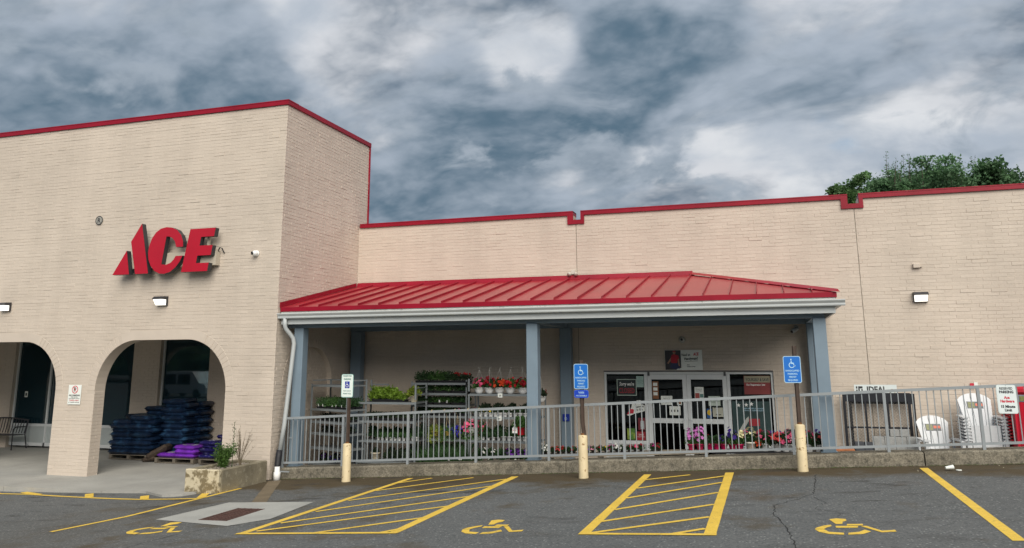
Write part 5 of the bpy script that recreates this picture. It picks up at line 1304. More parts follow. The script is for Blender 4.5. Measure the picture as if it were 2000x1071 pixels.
def pot_mesh(kind):
    if kind in MESH: return MESH[kind]
    mb = MB(); soil = M('potting_soil', (.03, .022, .016), .95, var=.3)
    pr = dict(white=(.045, .062, .10), whiteS=(.030, .040, .075), magenta=(.052, .075, .115), terra=(.07, .10, .16), bowl=(.065, .118, .135), cell=(.030, .042, .06), red=(.075, .085, .17), yellow=(.06, .10, .12), bigwhite=(.085, .105, .15), beige=(.075, .10, .16))[kind]
    a, b, h = pr
    if kind == 'bowl': prof = [(a*.8, 0), (a, .012), (b*.86, h*.45), (b, h-.012), (b+.006, h-.01), (b+.006, h), (b-.006, h), (b-.012, h-.012)]
    else: prof = [(a*.95, 0), (a, .004), (b*.97, h*.82), (b+.004, h*.83), (b+.006, h), (b-.004, h), (b-.007, h-.012)]
    mb.lathe(prof, n=14)
    mts = dict(white=whiteplastic, whiteS=whiteplastic, bowl=whiteplastic, bigwhite=M('offwhite_pot', (.66, .63, .54), .5), magenta=M('magenta_pot', (.55, .012, .10), .35, spec=.5), terra=M('terracotta', (.42, .26, .15), .8), beige=M('beige_pot', (.52, .46, .34), .7), cell=M('black_pot', (.015, .015, .018), .5), red=M('red_grow_bag', (.48, .008, .02), .45), yellow=M('coir_yellow', (.45, .32, .07), .9, var=.2, vs=20))
    MESH[kind] = mb.mesh('pot', mts[kind], True); return MESH[kind]
POTH = dict(white=.10, whiteS=.075, magenta=.115, terra=.16, bowl=.135, cell=.06, red=.17, yellow=.12, bigwhite=.15, beige=.16)
def plant(label, x, y, z, pot, fol, leaf, flower=None, scale=1., group=None, seed=None, hook=0, fs=1., name='potted_plant'):
    seed = R.randrange(3) if seed is None else seed
    t = thing(name, label, 'plant', (x, y, z), R.uniform(0, 6), group, scale)
    put('pot', pot_mesh(pot), t); h = POTH[pot]-.015
    stuff(put('foliage', foliage_mesh(fol, leaf, seed), t, loc=(0, 0, h), scale=(fs,)*3))
    if flower:
        for k, (fk, col, n, sz) in enumerate(flower): stuff(put('flowers', flower_mesh(fk, col, n, seed+k, sz), t, loc=(0, 0, h), scale=(fs,)*3))
    if hook:
        mb = MB(); b = {'bowl': .118, 'yellow': .10}.get(pot, .1)
        for q in range(3):
            a = q*2*PI/3; mb.tube([(b*math.cos(a), b*math.sin(a), POTH[pot]-.005), (b*.75*math.cos(a), b*.75*math.sin(a), POTH[pot]+hook*.5), (0, 0, POTH[pot]+hook)], .0024, 4)
        c = POTH[pot]+hook; mb.tube([(0, 0, c), (0, 0, c+.03), (.018, 0, c+.055), (.036, 0, c+.04), (.036, 0, c+.02)], .003, 4)
        MESHH = mb.mesh('hanger', M('hanger_plastic', (.5, .5, .48), .5)); put('hanger', MESHH, t)
    return t
def tray(label, x, y, z, fol, leaf, flower=None, rot=0., group=None, scale=1., pots='black', tags=0):
    t = thing('plant_tray', label, 'plant tray', (x, y, z), rot, group, scale); s = R.randrange(3)
    if 'traym'+pots not in MESH:
        mb = MB(); mb.hexa([(-.25, -.12, 0), (.25, -.12, 0), (.25, .12, 0), (-.25, .12, 0)], [(-.27, -.14, .06), (.27, -.14, .06), (.27, .14, .06), (-.27, .14, .06)])
        mb.box((-.285, -.155, .053), (.285, .155, .061))
        MESH['traym'+pots] = mb.mesh('tray', MATS['black_pot'])
    put('tray', MESH['traym'+pots], t); stuff(put('foliage', foliage_mesh(fol, leaf, s), t, loc=(0, 0, .06)))
    if flower:
        for k, (col, n, sz) in enumerate(flower): stuff(put('flowers', flower_mesh('tray', col, n, s+k, sz), t, loc=(0, 0, .06)))
    if tags:
        if 'ptag' not in MESH: MESH['ptag'] = MB().box((-.018, -.002, 0), (.018, .002, .085)).mesh('plant_tag', whiteplastic)
        for q in range(tags): put('plant_tag', MESH['ptag'], t, loc=(R.uniform(-.22, .22), -.135, .05), rot=(.1, R.gauss(0, .15), 0))
    return t
pot_mesh('cell')
shelfm = M('galvanised_shelf', (.15, .165, .17), .5, var=.12, vs=5, metal=.0); rackm = M('rack_steel', (.17, .19, .20), .45, var=.1)
def rack(label, x0, x1, y, depth, levels, ztop, rot=0., ztop_rear=None, rungs=()):
    """plant rack: front edge from (x0, y) along rot, shelves at levels (world heights)"""
    w = x1-x0; t = thing('plant_rack', label, 'rack', (x0, y, zfloor((x0+x1)/2)), rot); zb = zfloor((x0+x1)/2)
    for u, v in ((0, 0), (w, 0), (0, depth), (w, depth)):
        zt = (ztop_rear if (v and ztop_rear) else ztop)-zb
        MB().box((u-.016, v-.016, 0), (u+.016, v+.016, zt)).build('post', rackm, t, world=False)
    for z in levels:
        mb = MB(); h = z-zb; mb.box((.017, -.0155, h-.035), (w-.017, depth+.0155, h)); sh = mb.build('shelf', shelfm, t, world=False)
        MB().box((.017, -.0175, h-.045), (w-.017, -.0158, h+.004)).build('shelf_lip', rackm, sh, world=False)
    for side, z in rungs:
        u = 0 if side == 'l' else w if side == 'r' else None
        if side == 'b': MB().box((.017, depth-.012, z-zb), (w-.017, depth+.012, z-zb+.024)).build('guard_rail', rackm, t, world=False)
        elif side == 'f': MB().box((.017, -.012, z-zb), (w-.017, .012, z-zb+.024)).build('guard_rail', rackm, t, world=False)
        else: MB().box((u-.012, .017, z-zb), (u+.012, depth-.017, z-zb+.024)).build('guard_rail', rackm, t, world=False)
    return t
def on(t, u, v):     # point on a rack in its own axes
    c, s = math.cos(t.rotation_euler.z), math.sin(t.rotation_euler.z); return t.location.x+u*c-v*s, t.location.y+u*s+v*c

def garden():
    ra = rack('leftmost plant rack with nearly bare shelves beside the blind arch', -10.62, -9.25, 17.45, .55, [2.14, 1.585, 1.295, 1.03, .70, .34], 2.16, rot=-.40, ztop_rear=2.26, rungs=(('b', 2.23), ('l', 2.23), ('r', 2.23)))
    rz = ra.rotation_euler.z
    for i, (u, fol, leaf) in enumerate(((.26, 'traytall', 'grass'), (.66, 'traytall', 'mid'), (1.08, 'traytall', 'dark'))):
        x, y = on(ra, u, .20); tray(('feathery grey green', 'bright green', 'dark green')[i]+' herb tray on second shelf of leftmost rack', x, y, 1.588, fol, leaf, None, rz, 'herb trays on the leftmost rack', .74, tags=2)
        x, y = on(ra, u, .43); tray('herb tray, %s from left at back of leftmost rack second shelf' % ORD[i], x, y, 1.588, fol, leaf, None, rz, 'back herb trays on the leftmost rack', .74)
    for i in range(3):
        x, y = on(ra, .3+.4*i, .3); tray('low dark seedling tray, %s from left on leftmost rack third shelf' % ORD[i], x, y, 1.298, 'tray', 'deep', None, rz, 'seedling trays on the third shelf of leftmost rack', .68)
    for i in range(2):
        x, y = on(ra, .3+.75*i, .3); tray('sparse dark seedling tray, %s from left on leftmost rack fourth shelf' % ORD[i], x, y, 1.033, 'tray', 'deep', None, rz, 'seedling trays on the fourth shelf of leftmost rack', .6)
    for i, c in enumerate(('purple', 'violet', 'purple')):
        x, y = on(ra, .25+.42*i, .25); plant('purple flowering pot, %s from left on lowest shelf of leftmost rack' % ORD[i], x, y, .343, 'cell', 'bush', 'deep', [('bush', c, 16, .028)], .9, 'purple pots at the foot of the leftmost rack')
    rb = rack('plant rack with wide grey top shelf and tall end frame behind the railing', -9.32, -7.86, 17.4, .62, [1.745, 1.32, .885, .42], 1.76, rungs=())
    for u, v, zt in ((0, .62, 2.18), (1.46, 0, 2.09), (1.46, .62, 2.11)):
        MB().box((u-.018, v-.018, 1.75), (u+.018, v+.018, zt)).build('end_post', rackm, rb, world=False)
    for z in (2.08, 1.94): MB().box((1.45, .02, z-.02-zfloor(-8.6)+.06-.06), (1.47, .60, z-zfloor(-8.6))).build('end_rung', rackm, rb, world=False)
    MB().box((.02, .608, 2.06), (.46, .632, 2.085)).build('guard_rail', rackm, rb, world=False)
    MB().box((.44, .608, 1.7), (.47, .632, 2.06)).build('guard_post', rackm, rb, world=False)
    tray('black tray of tall lime green leafy seedlings on grey top shelf', -8.86, 17.68, 1.748, 'broadtray' if False else 'traytall', 'lime', None, .05, 'lime seedling trays on the grey top shelf', 1.0)
    tray('black tray of rounder lime green seedlings on grey top shelf, right one', -8.42, 17.66, 1.748, 'tray', 'lime', None, .0, 'lime seedling trays on the grey top shelf', .82)
    for k in range(5): plant('large leafed lime seedling, %s from left on grey top shelf' % ORD[k], -9.0+.13*k, 17.62+.05*(k % 2), 1.81-.03, 'cell', 'broad', 'lime', None, .85, 'large lime seedlings on the grey top shelf')
    plant('bushy lime herb in a beige clay pot on grey top shelf', -8.0, 17.62, 1.748, 'beige', 'bush', 'yellowgreen', None, .95, fs=1.25)
    for i in range(3): tray('dark seedling tray, %s from left on middle of wide rack' % ORD[i], -9.0+.45*i, 17.66, 1.323, 'tray', 'deep', None, 0, 'seedling trays on middle shelf of wide rack', .8)
    for i in range(8): plant('small white seedling pot, %s from left on the wide rack' % ORD[i], -8.82+.108*i, 17.47, .888, 'whiteS', 'small', 'mid' if i % 2 else 'dark', None, 1., 'small white pots on the wide rack')
    for i in range(3): plant('larger white pot, %s of three at right end of wide rack' % ORD[i], -8.02+.10*i-.05, 17.47+.08*(i % 2), .888, 'white', 'small', 'dark', None, .95, 'larger white pots on the wide rack', fs=.8)
    for i in range(5): plant('leafy plant, %s from left at back of the wide rack' % ORD[i], -9.1+.28*i, 17.78, .888, 'cell', 'bush', 'dark', None, 1.2, 'leafy plants at back of the wide rack')
    plant('beige clay pot on the bottom shelf of the wide rack', -8.95, 17.6, .423, 'beige', 'small', 'deep', None, 1.1)
    for i in range(3): plant('dark leafy plant, %s from left on bottom of the wide rack' % ORD[i], -8.55+.27*i, 17.62, .423, 'cell', 'bush', 'deep', None, 1.2, 'dark plants on bottom shelf of wide rack')
    rc = rack('tall plant rack of flower flats against the wall, second from the column', -8.32, -6.91, 18.2, .62, [2.165, 1.925, 1.65, 1.40, .87, .40], 2.20, ztop_rear=2.2)
    MB().box((1.395, -.016, 2.0), (1.427, .016, 2.17)).build('end_post', rackm, rc, world=False)
    for i, (x, fl) in enumerate(((-8.08, [('white', 3, .03)]), (-7.72, [('white', 2, .03)]), (-7.42, None))):
        tray(('first', 'second', 'third')[i]+' green bedding flat from left on top of the tall rack', x, 18.42, 2.168, 'traytall', 'dark' if i != 1 else 'mid', fl, 0, 'green bedding flats on top of the tall rack', .74 if i == 2 else .80)
    tray('flat of dark red flowers at the right end on top of tall rack', -7.10, 18.42, 2.168, 'tray', 'deep', [('red', 26, .035), ('darkred', 20, .035)], 0, None, .82)
    for lv, nm in ((1.928, 'second'), (1.653, 'third'), (1.403, 'fourth')):
        for i in range(3): tray('green seedling flat, %s from left on %s shelf of the tall rack' % (ORD[i], nm), -8.05+.46*i, 18.42, lv, 'tray', ('dark', 'mid', 'dark')[i], None, 0, 'green flats on the %s shelf of tall rack' % nm, .80, tags=2 if lv == 1.653 and i == 1 else 0)
    plant('pink flowering pot on the fourth shelf of tall rack', -7.15, 18.28, 1.403, 'cell', 'small', 'deep', [('small', 'pink', 8, .03)], 1.)
    for i in range(5): plant('tall grassy plant, %s from left low on the tall rack' % ORD[i], -8.1+.26*i, 18.42, .873, 'cell', 'herb', 'dark', None, 1.1, 'grassy plants low on the tall rack')
    for i in range(6): plant('ornamental grass, %s from left on ground before tall rack' % ORD[i], -7.75+.20*i, 17.75+.12*(i % 2), zfloor(-7.3)+.003, 'cell', 'grass', 'grass', None, 1.9, 'ornamental grasses in front of tall rack')
    for i in range(5): plant('ornamental grass, %s from left on bottom of tall rack' % ORD[i], -8.08+.26*i, 18.40, .403, 'cell', 'grass', 'grass', None, 1.25, 'ornamental grasses on bottom shelf of tall rack')
    rd = rack('plant rack of white hanging pots beside the middle column', -6.62, -4.98, 17.6, .62, [1.945, 1.44, .925, .38], 2.0, ztop_rear=2.0)
    MB().box((-.016, -.016, 1.94-.08), (.016, .016, 2.2)).build('end_post', rackm, rd, world=False)
    for z, x in ((1.93, -5.86), (1.425, -5.88)):
        t = thing('price_card', 'white price card clipped to the %s shelf of hanging pot rack' % ('top' if z > 1.6 else 'second'), 'price card', (x, 17.57, z))
        MB().box((-.055, -.004, -.06), (.055, 0, .03)).build('card', paper, t, world=False); mb = MB(); lettering(mb, '$9' if z > 1.6 else '$4', .035, 0, -.035, -.0055, .001); mb.build('lettering', ink, t, world=False)
    cols = [('pink', 'mid', 'pink'), ('darkred', 'dark', 'dark red'), ('orange', 'dark', 'orange red'), ('red', 'mid', 'bright red'), ('darkred', 'mid', 'crimson')]
    for i, (x, (c, lf, nm)) in enumerate(zip((-6.415, -6.165, -5.92, -5.665, -5.37), cols)):
        fl = [('bush', c, 26, .042)]+([('bush', 'red', 12, .04)] if i in (2, 4) else [])
        plant('white hanging pot of %s flowers on top shelf, %s from left' % (nm, ('first', 'second', 'third', 'fourth', 'fifth')[i]), x, 17.72, 1.948, 'bowl', 'bush', lf, fl, 1.0, 'white hanging pots on the top shelf', hook=.40, name='hanging_basket', fs=1.1)
    plant('white hanging pot of red flowers beyond the middle column', -4.90, 17.56, 1.78, 'bowl', 'bush', 'deep', [('bush', 'coral', 12, .035)], .95, None, hook=.40, name='hanging_basket')
    for i in range(11): plant('small white pot, %s from left on second shelf of hanging pot rack' % ORD[i], -6.48+.118*i, 17.68, 1.443, 'white', 'small', 'deep' if i % 3 else 'dark', [('small', 'yellow', 7, .026)] if i in (2, 3) else ([('small', 'pink', 5, .024)] if i == 0 else [('small', 'white', 3, .02)] if i in (7, 9) else None), .9, 'white pots on second shelf of hanging pot rack' if i not in (0, 2, 3, 7, 9) else 'flowering white pots on second shelf')
    for i in range(4): plant('dark leafy plant, %s from left at back of second hanging pot shelf' % ORD[i], -6.35+.33*i, 17.95, 1.443, 'cell', 'bush', 'deep', None, 1.2, 'dark plants at back of second shelf')
    for i in range(10): plant('small white pot, %s from left on third shelf of hanging pot rack' % ORD[i], -6.42+.122*i, 17.68, .928, 'whiteS' if i < 5 else 'white', 'small', 'dark', None, .95, 'white pots on third shelf of hanging pot rack')
    for i in range(4): plant('leafy plant, %s from left at back of third hanging pot shelf' % ORD[i], -6.35+.33*i, 17.95, .928, 'cell', 'bush', 'dark', None, 1.25, 'leafy plants at back of third shelf')
    for i, (x, c, n) in enumerate(((-6.35, 'white', 7), (-6.1, 'white', 9), (-5.85, 'palepink', 6), (-5.62, 'purple', 26), (-5.40, 'purple', 30))): plant(('purple petunia pot' if c == 'purple' else 'pale flowering pot') + ' on bottom shelf, %s from left' % ('first', 'second', 'third', 'fourth', 'fifth')[i], x, 17.66, .50, 'cell', 'bush', 'dark', [('bush', c, n, .036)], 1.1, 'flowering pots on bottom shelf of hanging pot rack')
    for i in range(8): plant('small white flowering plant, %s from left on low bench behind kerb' % ORD[i], -6.9+.26*i, 16.9+.05*(i % 2), .37+.0543*(.26*i)*.6, 'cell', 'bush', 'dark', [('bush', 'white', 4, .03)], .9, 'white flowering plants on the ground behind the kerb')
    bl = thing('low_bench', 'low timber bench carrying white flowering plants behind the kerb', 'bench', (-6., 16.9, .06))
    MB().box((-6.99, 16.80, .33), (-4.97, 17.05, .366)).build('top_board', wood, bl)
    for x in (-6.8, -5.2): MB().box((x-.03, 16.82, .05), (x+.03, 17.03, .3295)).build('leg', wood, bl)
    # baskets that hang on the inside of the railing
    hb = 'hanging baskets hooked on the railing'
    def rail_basket(label, x, z, pot, leaf, fl, sc, fol='trail'):
        t = plant(label, x, 16.43, z, pot, fol, leaf, fl, sc, hb, name='hanging_basket', fs=.9)
        zt = g(x)+1.325
        mb = MB(); h = (zt-z)/sc
        c, s = math.cos(-t.rotation_euler.z), math.sin(-t.rotation_euler.z)
        def W(dx, dy, dz): return (dx*c-dy*s, dx*s+dy*c, dz)
        yy = -.18/sc
        for a in (0, 2.1, 4.2): mb.tube([(.10*math.cos(a), .10*math.sin(a), .11), W(0, yy*.35, h*.75), W(0, yy, h)], .004, 4)
        mb.tube([W(0, yy*.85, h-.06), W(0, yy*.9, h+.01), W(0, yy*1.2, h+.012), W(0, yy*1.28, h-.03)], .006, 5)
        put('hanger', mb.mesh('hanger', M('tan_hanger', (.52, .42, .26), .6)), t)
    rail_basket('yellow coir hanging basket of light green foliage, left one on the railing', -6.95, 1.12, 'yellow', 'yellowgreen', None, .85)
    rail_basket('yellow coir hanging basket with blue edge flowers on the railing', -6.66, 1.13, 'yellow', 'mid', [('trail', 'violet', 10, .03)], .75)
    rail_basket('hanging basket of deep blue lobelia on the railing', -6.42, 1.15, 'yellow', 'blue', [('trail', 'blue', 90, .032)], .68)
    rail_basket('hanging basket of pink petunias on the railing', -6.12, 1.19, 'bowl', 'mid', [('trail', 'pink', 44, .045), ('trail', 'palepink', 22, .04)], .95)
    rail_basket('small pink flower basket right of the railing post', -5.88, 1.28, 'yellow', 'dark', [('trail', 'pink', 26, .04)], .6)
    t = plant('red grow bag of green leaves hung behind the railing near middle column', -5.08, 16.62, 1.16, 'red', 'bush', 'mid', None, 1., None, fs=1.2)
    MB().box((-.012, -.004, .0), (.012, .004, .0)).v
    zt = g(-5.08)+1.3
    t2 = thing('bottle_tag', 'white bottle shaped tag hanging in front of the red grow bag', 'tag', (-5.19, 16.52, 1.2))
    MB().prism([(-.055, 0), (.055, 0), (.055, .10), (.018, .14), (.018, .185), (-.018, .185), (-.018, .14), (-.055, .10)], lambda u, v, d: (u, d, v), 0, .012).build('card', whiteplastic, t2, world=False)
    mb = MB(); lettering(mb, 'PLANT', .02, 0, .05, -.003, .0005); mb.build('lettering', redink, t2, world=False)
    # bedding plants on the kerb side bench
    b1 = thing('timber_bench', 'weathered timber plank bench behind the railing in front of the doors', 'bench', (-3., 16.8, .1))
    wp_ = M('weathered_plank', (.25, .215, .165), .85, var=.2, vs=4, bump=.4, bs=20)
    for a, b in ((-4.72, -3.45), (-3.44, -2.20), (-2.19, -1.27)):
        MB().hexa([(a, 16.66, .70+.0543*(a+4.67)), (b, 16.66, .70+.0543*(b+4.67)), (b, 16.98, .70+.0543*(b+4.67)), (a, 16.98, .70+.0543*(a+4.67))],
                  [(a, 16.66, .765+.0543*(a+4.67)), (b, 16.66, .765+.0543*(b+4.67)), (b, 16.98, .765+.0543*(b+4.67)), (a, 16.98, .765+.0543*(a+4.67))]).build('plank', wp_, b1)
    for x in (-4.5, -3.44, -2.2, -1.5): MB().box((x-.04, 16.70, .08), (x+.04, 16.94, .70+.0543*(x+4.67)-.004)).build('leg', wp_, b1)
    zb = lambda x: .768+.0543*(x+4.67)
    items = [(-4.70, 'white', 'white'), (-4.60, 'white', 'white'), (-4.44, 'red', 'red'), (-4.32, 'coral', 'coral'), (-4.21, 'red', 'red'), (-4.10, None, 'flowerless green'), (-3.985, 'red', 'red'), (-3.86, 'darkred', 'dark red'), (-3.70, 'purple', 'purple'), (-3.59, 'palepink', 'pale pink'), (-3.44, 'darkred', 'maroon'), (-3.32, 'yellow', 'yellow'), (-3.20, 'magenta', 'magenta'), (-3.09, 'white', 'white'), (-2.98, 'white', 'white'), (-2.84, 'darkred', 'dark red'), (-2.72, 'pink', 'pink'), (-2.60, 'darkred', 'dark red'), (-2.37, 'magenta', 'magenta'), (-2.24, 'darkred', 'dark red')]
    N_ = ('first', 'second', 'third', 'fourth', 'fifth', 'sixth', 'seventh', 'eighth', 'ninth', 'tenth', 'eleventh', 'twelfth', 'thirteenth', 'fourteenth', 'fifteenth', 'sixteenth', 'seventeenth', 'eighteenth', 'nineteenth', 'twentieth')
    for i, (x, c, nm) in enumerate(items): plant('%s bedding plant on the timber bench, %s from the middle column' % (nm, N_[i]), x, 16.76, zb(x), 'cell', 'small', 'dark', [('small', c, 22 if c == 'white' else 11, .03)] if c else None, 1.05 if i < 2 else .85, 'bedding plants on the timber bench')
    b2 = thing('black_bench', 'low black plastic bench carrying the magenta and white pots', 'bench', (-.2, 16.8, .1))
    MB().box((-1.20, 16.62, .90), (.98, 17.02, .955)).build('top', MATS['black_pot'], b2)
    for x in (-1.1, -.1, .88):
        for y in (16.66, 16.98): MB().box((x-.03, y-.03, zfloor(x)), (x+.03, y+.03, .8995)).build('leg', MATS['black_pot'], b2)
    mg = [(-1.60, 'mauve', 'tall mauve', 30, 1.15), (-1.43, 'mauve', 'tall orchid pink', 34, 1.2), (-1.245, 'darkred', 'dark leafed', 4, 1.0), (-1.11, None, 'flowerless green', 0, 1.0), (-.975, 'violet', 'violet', 12, 1.0), (-.815, 'violet', 'deep violet', 20, 1.15), (-.67, 'cream', 'cream lily', 12, 1.05)]
    for i, (x, c, nm, n, s) in enumerate(mg):
        z = .958 if x > -1.2 else .955
        plant('magenta pot with %s plant, %s magenta pot from left' % (nm, N_[i]), x, 16.78, z-.0 if x > -1.2 else zb(x)+.0, 'magenta', 'herb' if i in (0, 1, 6) else 'bush', 'mid' if i in (0, 1, 5, 6) else 'dark', [('spike' if i in (0, 1, 5, 6) else 'bush', c, n, .04 if i < 2 else .045)] if c else None, 1.0, 'magenta pots behind the railing', fs=.85*s)
    wh = [(-.46, 'bigwhite', 'cream', 'off white tub with cream lilies', 14), (-.34, 'cell', 'orange', 'black pot with orange flowers', 12), (-.21, 'white', 'pink', 'white pot with upright pink geranium', 14), (.02, 'white', 'coral', 'white pot with coral geranium, second white', 12), (.175, 'white', 'pink', 'white pot with pink geranium left of the right bollard', 12), (.31, 'white', 'palepink', 'white pot with pale pink flowers mostly behind the right bollard', 10), (.60, 'white', 'pink', 'white pot with pink flowers right of the right bollard', 14), (.775, 'white', 'coral', 'white pot with rosy flowers at the end near the column', 12), (.90, 'cell', 'palepink', 'dark pot of pale pink flowers against the right column', 10)]
    for i, (x, p, c, nm, n) in enumerate(wh): plant(nm, x, 16.76, .957, p, 'bush', 'deep' if i % 2 else 'dark', [('bush' if i else 'spike', c, n, .045)], 1.45 if p == 'white' else 1.1, 'white pots behind the railing', fs=.80)
    for i in range(6): plant('dark leafed plant, %s from left in back row behind white pots' % ORD[i], -.5+.25*i, 16.93, .957, 'cell', 'herb', 'deep', [('spike', ('pink', 'coral', 'violet')[i % 3], 7, .04)], 1.1, 'back row plants behind the white pots')
    t = thing('terracotta_trough', 'flat orange terracotta trough at the foot of the right column', 'planter', (1.0, 16.75, .9))
    tm = M('terracotta_orange', (.46, .17, .07), .75, var=.15, vs=5)
    MB().bbox((1.0, 16.68, .95), (1.40, 16.95, 1.035), .012).build('trough', tm, t); MB().bbox((.985, 16.66, .93), (1.415, 16.97, .949), .006).build('saucer', tm, t)
    t2 = thing('brick_pier', 'stacked concrete blocks under the orange trough', 'block', (1.2, 16.8, .3))
    for k in range(3): MB().bbox((1.02, 16.70, zfloor(1.2)+.003+k*.186), (1.39, 16.93, zfloor(1.2)+.003+k*.186+.183), .006).build('block', concrete, t2)
    t = thing('black_chair', 'black rounded chair back behind the pink flowers near right column', 'chair', (.47, 19.3, zfloor(.47)))
    z0 = zfloor(.47)
    MB().prism(rounded(-.31, .62, .31, .985, .14, 6), lambda u, v, d: (u, d, v), .2, .24).build('backrest', MATS['black_pot'], t, world=False)
    MB().bbox((-.27, -.25, .42), (.27, .2, .46), .015).build('seat', MATS['black_pot'], t, world=False)
    for x in (-.25, .25):
        for y in (-.22, .21): MB().box((x-.02, y-.02, 0), (x+.02, y+.02, .4195 if y < 0 else .62)).build('leg', MATS['black_pot'], t, world=False)
garden()

# ------------------------------------------------------------------ right side: gate panels, blocks, chairs
def gate_panel(label, x0, x1, z0, z1, y, lean, mesh=True, solid=.19):
    t = thing('chain_link_panel', label, 'fence panel', (x0, y, z0))
    bm = M('black_tube', (.016, .018, .024), .4); h = z1-z0; w = x1-x0
    t.rotation_euler = (-lean, 0, 0)
    def bar(nm, a, b, m_=bm): MB().box(a, b).build(nm, m_, t, world=False)
    bar('stile', (0, -.025, 0), (.055, .025, h)); bar('stile', (w-.055, -.025, 0), (w, .025, h))
    bar('top_band', (.0555, -.022, h-solid), (w-.0555, .022, h)); bar('bottom_rail', (.0555, -.022, 0), (w-.0555, .022, .05))
    if mesh:
        bar('rail', (.0555, -.02, h*.475), (w-.0555, .02, h*.475+.035))
        for u in (.335*w, .665*w): bar('mullion', (u-.02, -.0205, .0505), (u+.02, .0205, h*.474)); bar('mullion', (u-.02, -.0205, h*.475+.036), (u+.02, .0205, h-solid-.0005))
        mb = MB(); s = .066; r = .0024; zt = h-solid
        n = int((w+zt)/s)+1
        for k in range(n):
            c = k*s
            for sg in (1, -1):
                pts = []
                u0, v0 = (c-zt, zt) if sg > 0 else (c-zt, .05)
                u1, v1 = (c, .05) if sg > 0 else (c, zt)
                q0, q1 = max(0, (.056-u0)/(u1-u0)), min(1, (w-.056-u0)/(u1-u0))
                if q1-q0 < .02: continue
                pa = (u0+(u1-u0)*q0, sg*.003, v0+(v1-v0)*q0); pb = (u0+(u1-u0)*q1, sg*.003, v0+(v1-v0)*q1)
                mb.tube([pa, pb], r, 3, cap=False)
        stuff(mb.build('wire_mesh', M('galvanised_wire', (.15, .15, .14), .5), t, world=False))
    return t
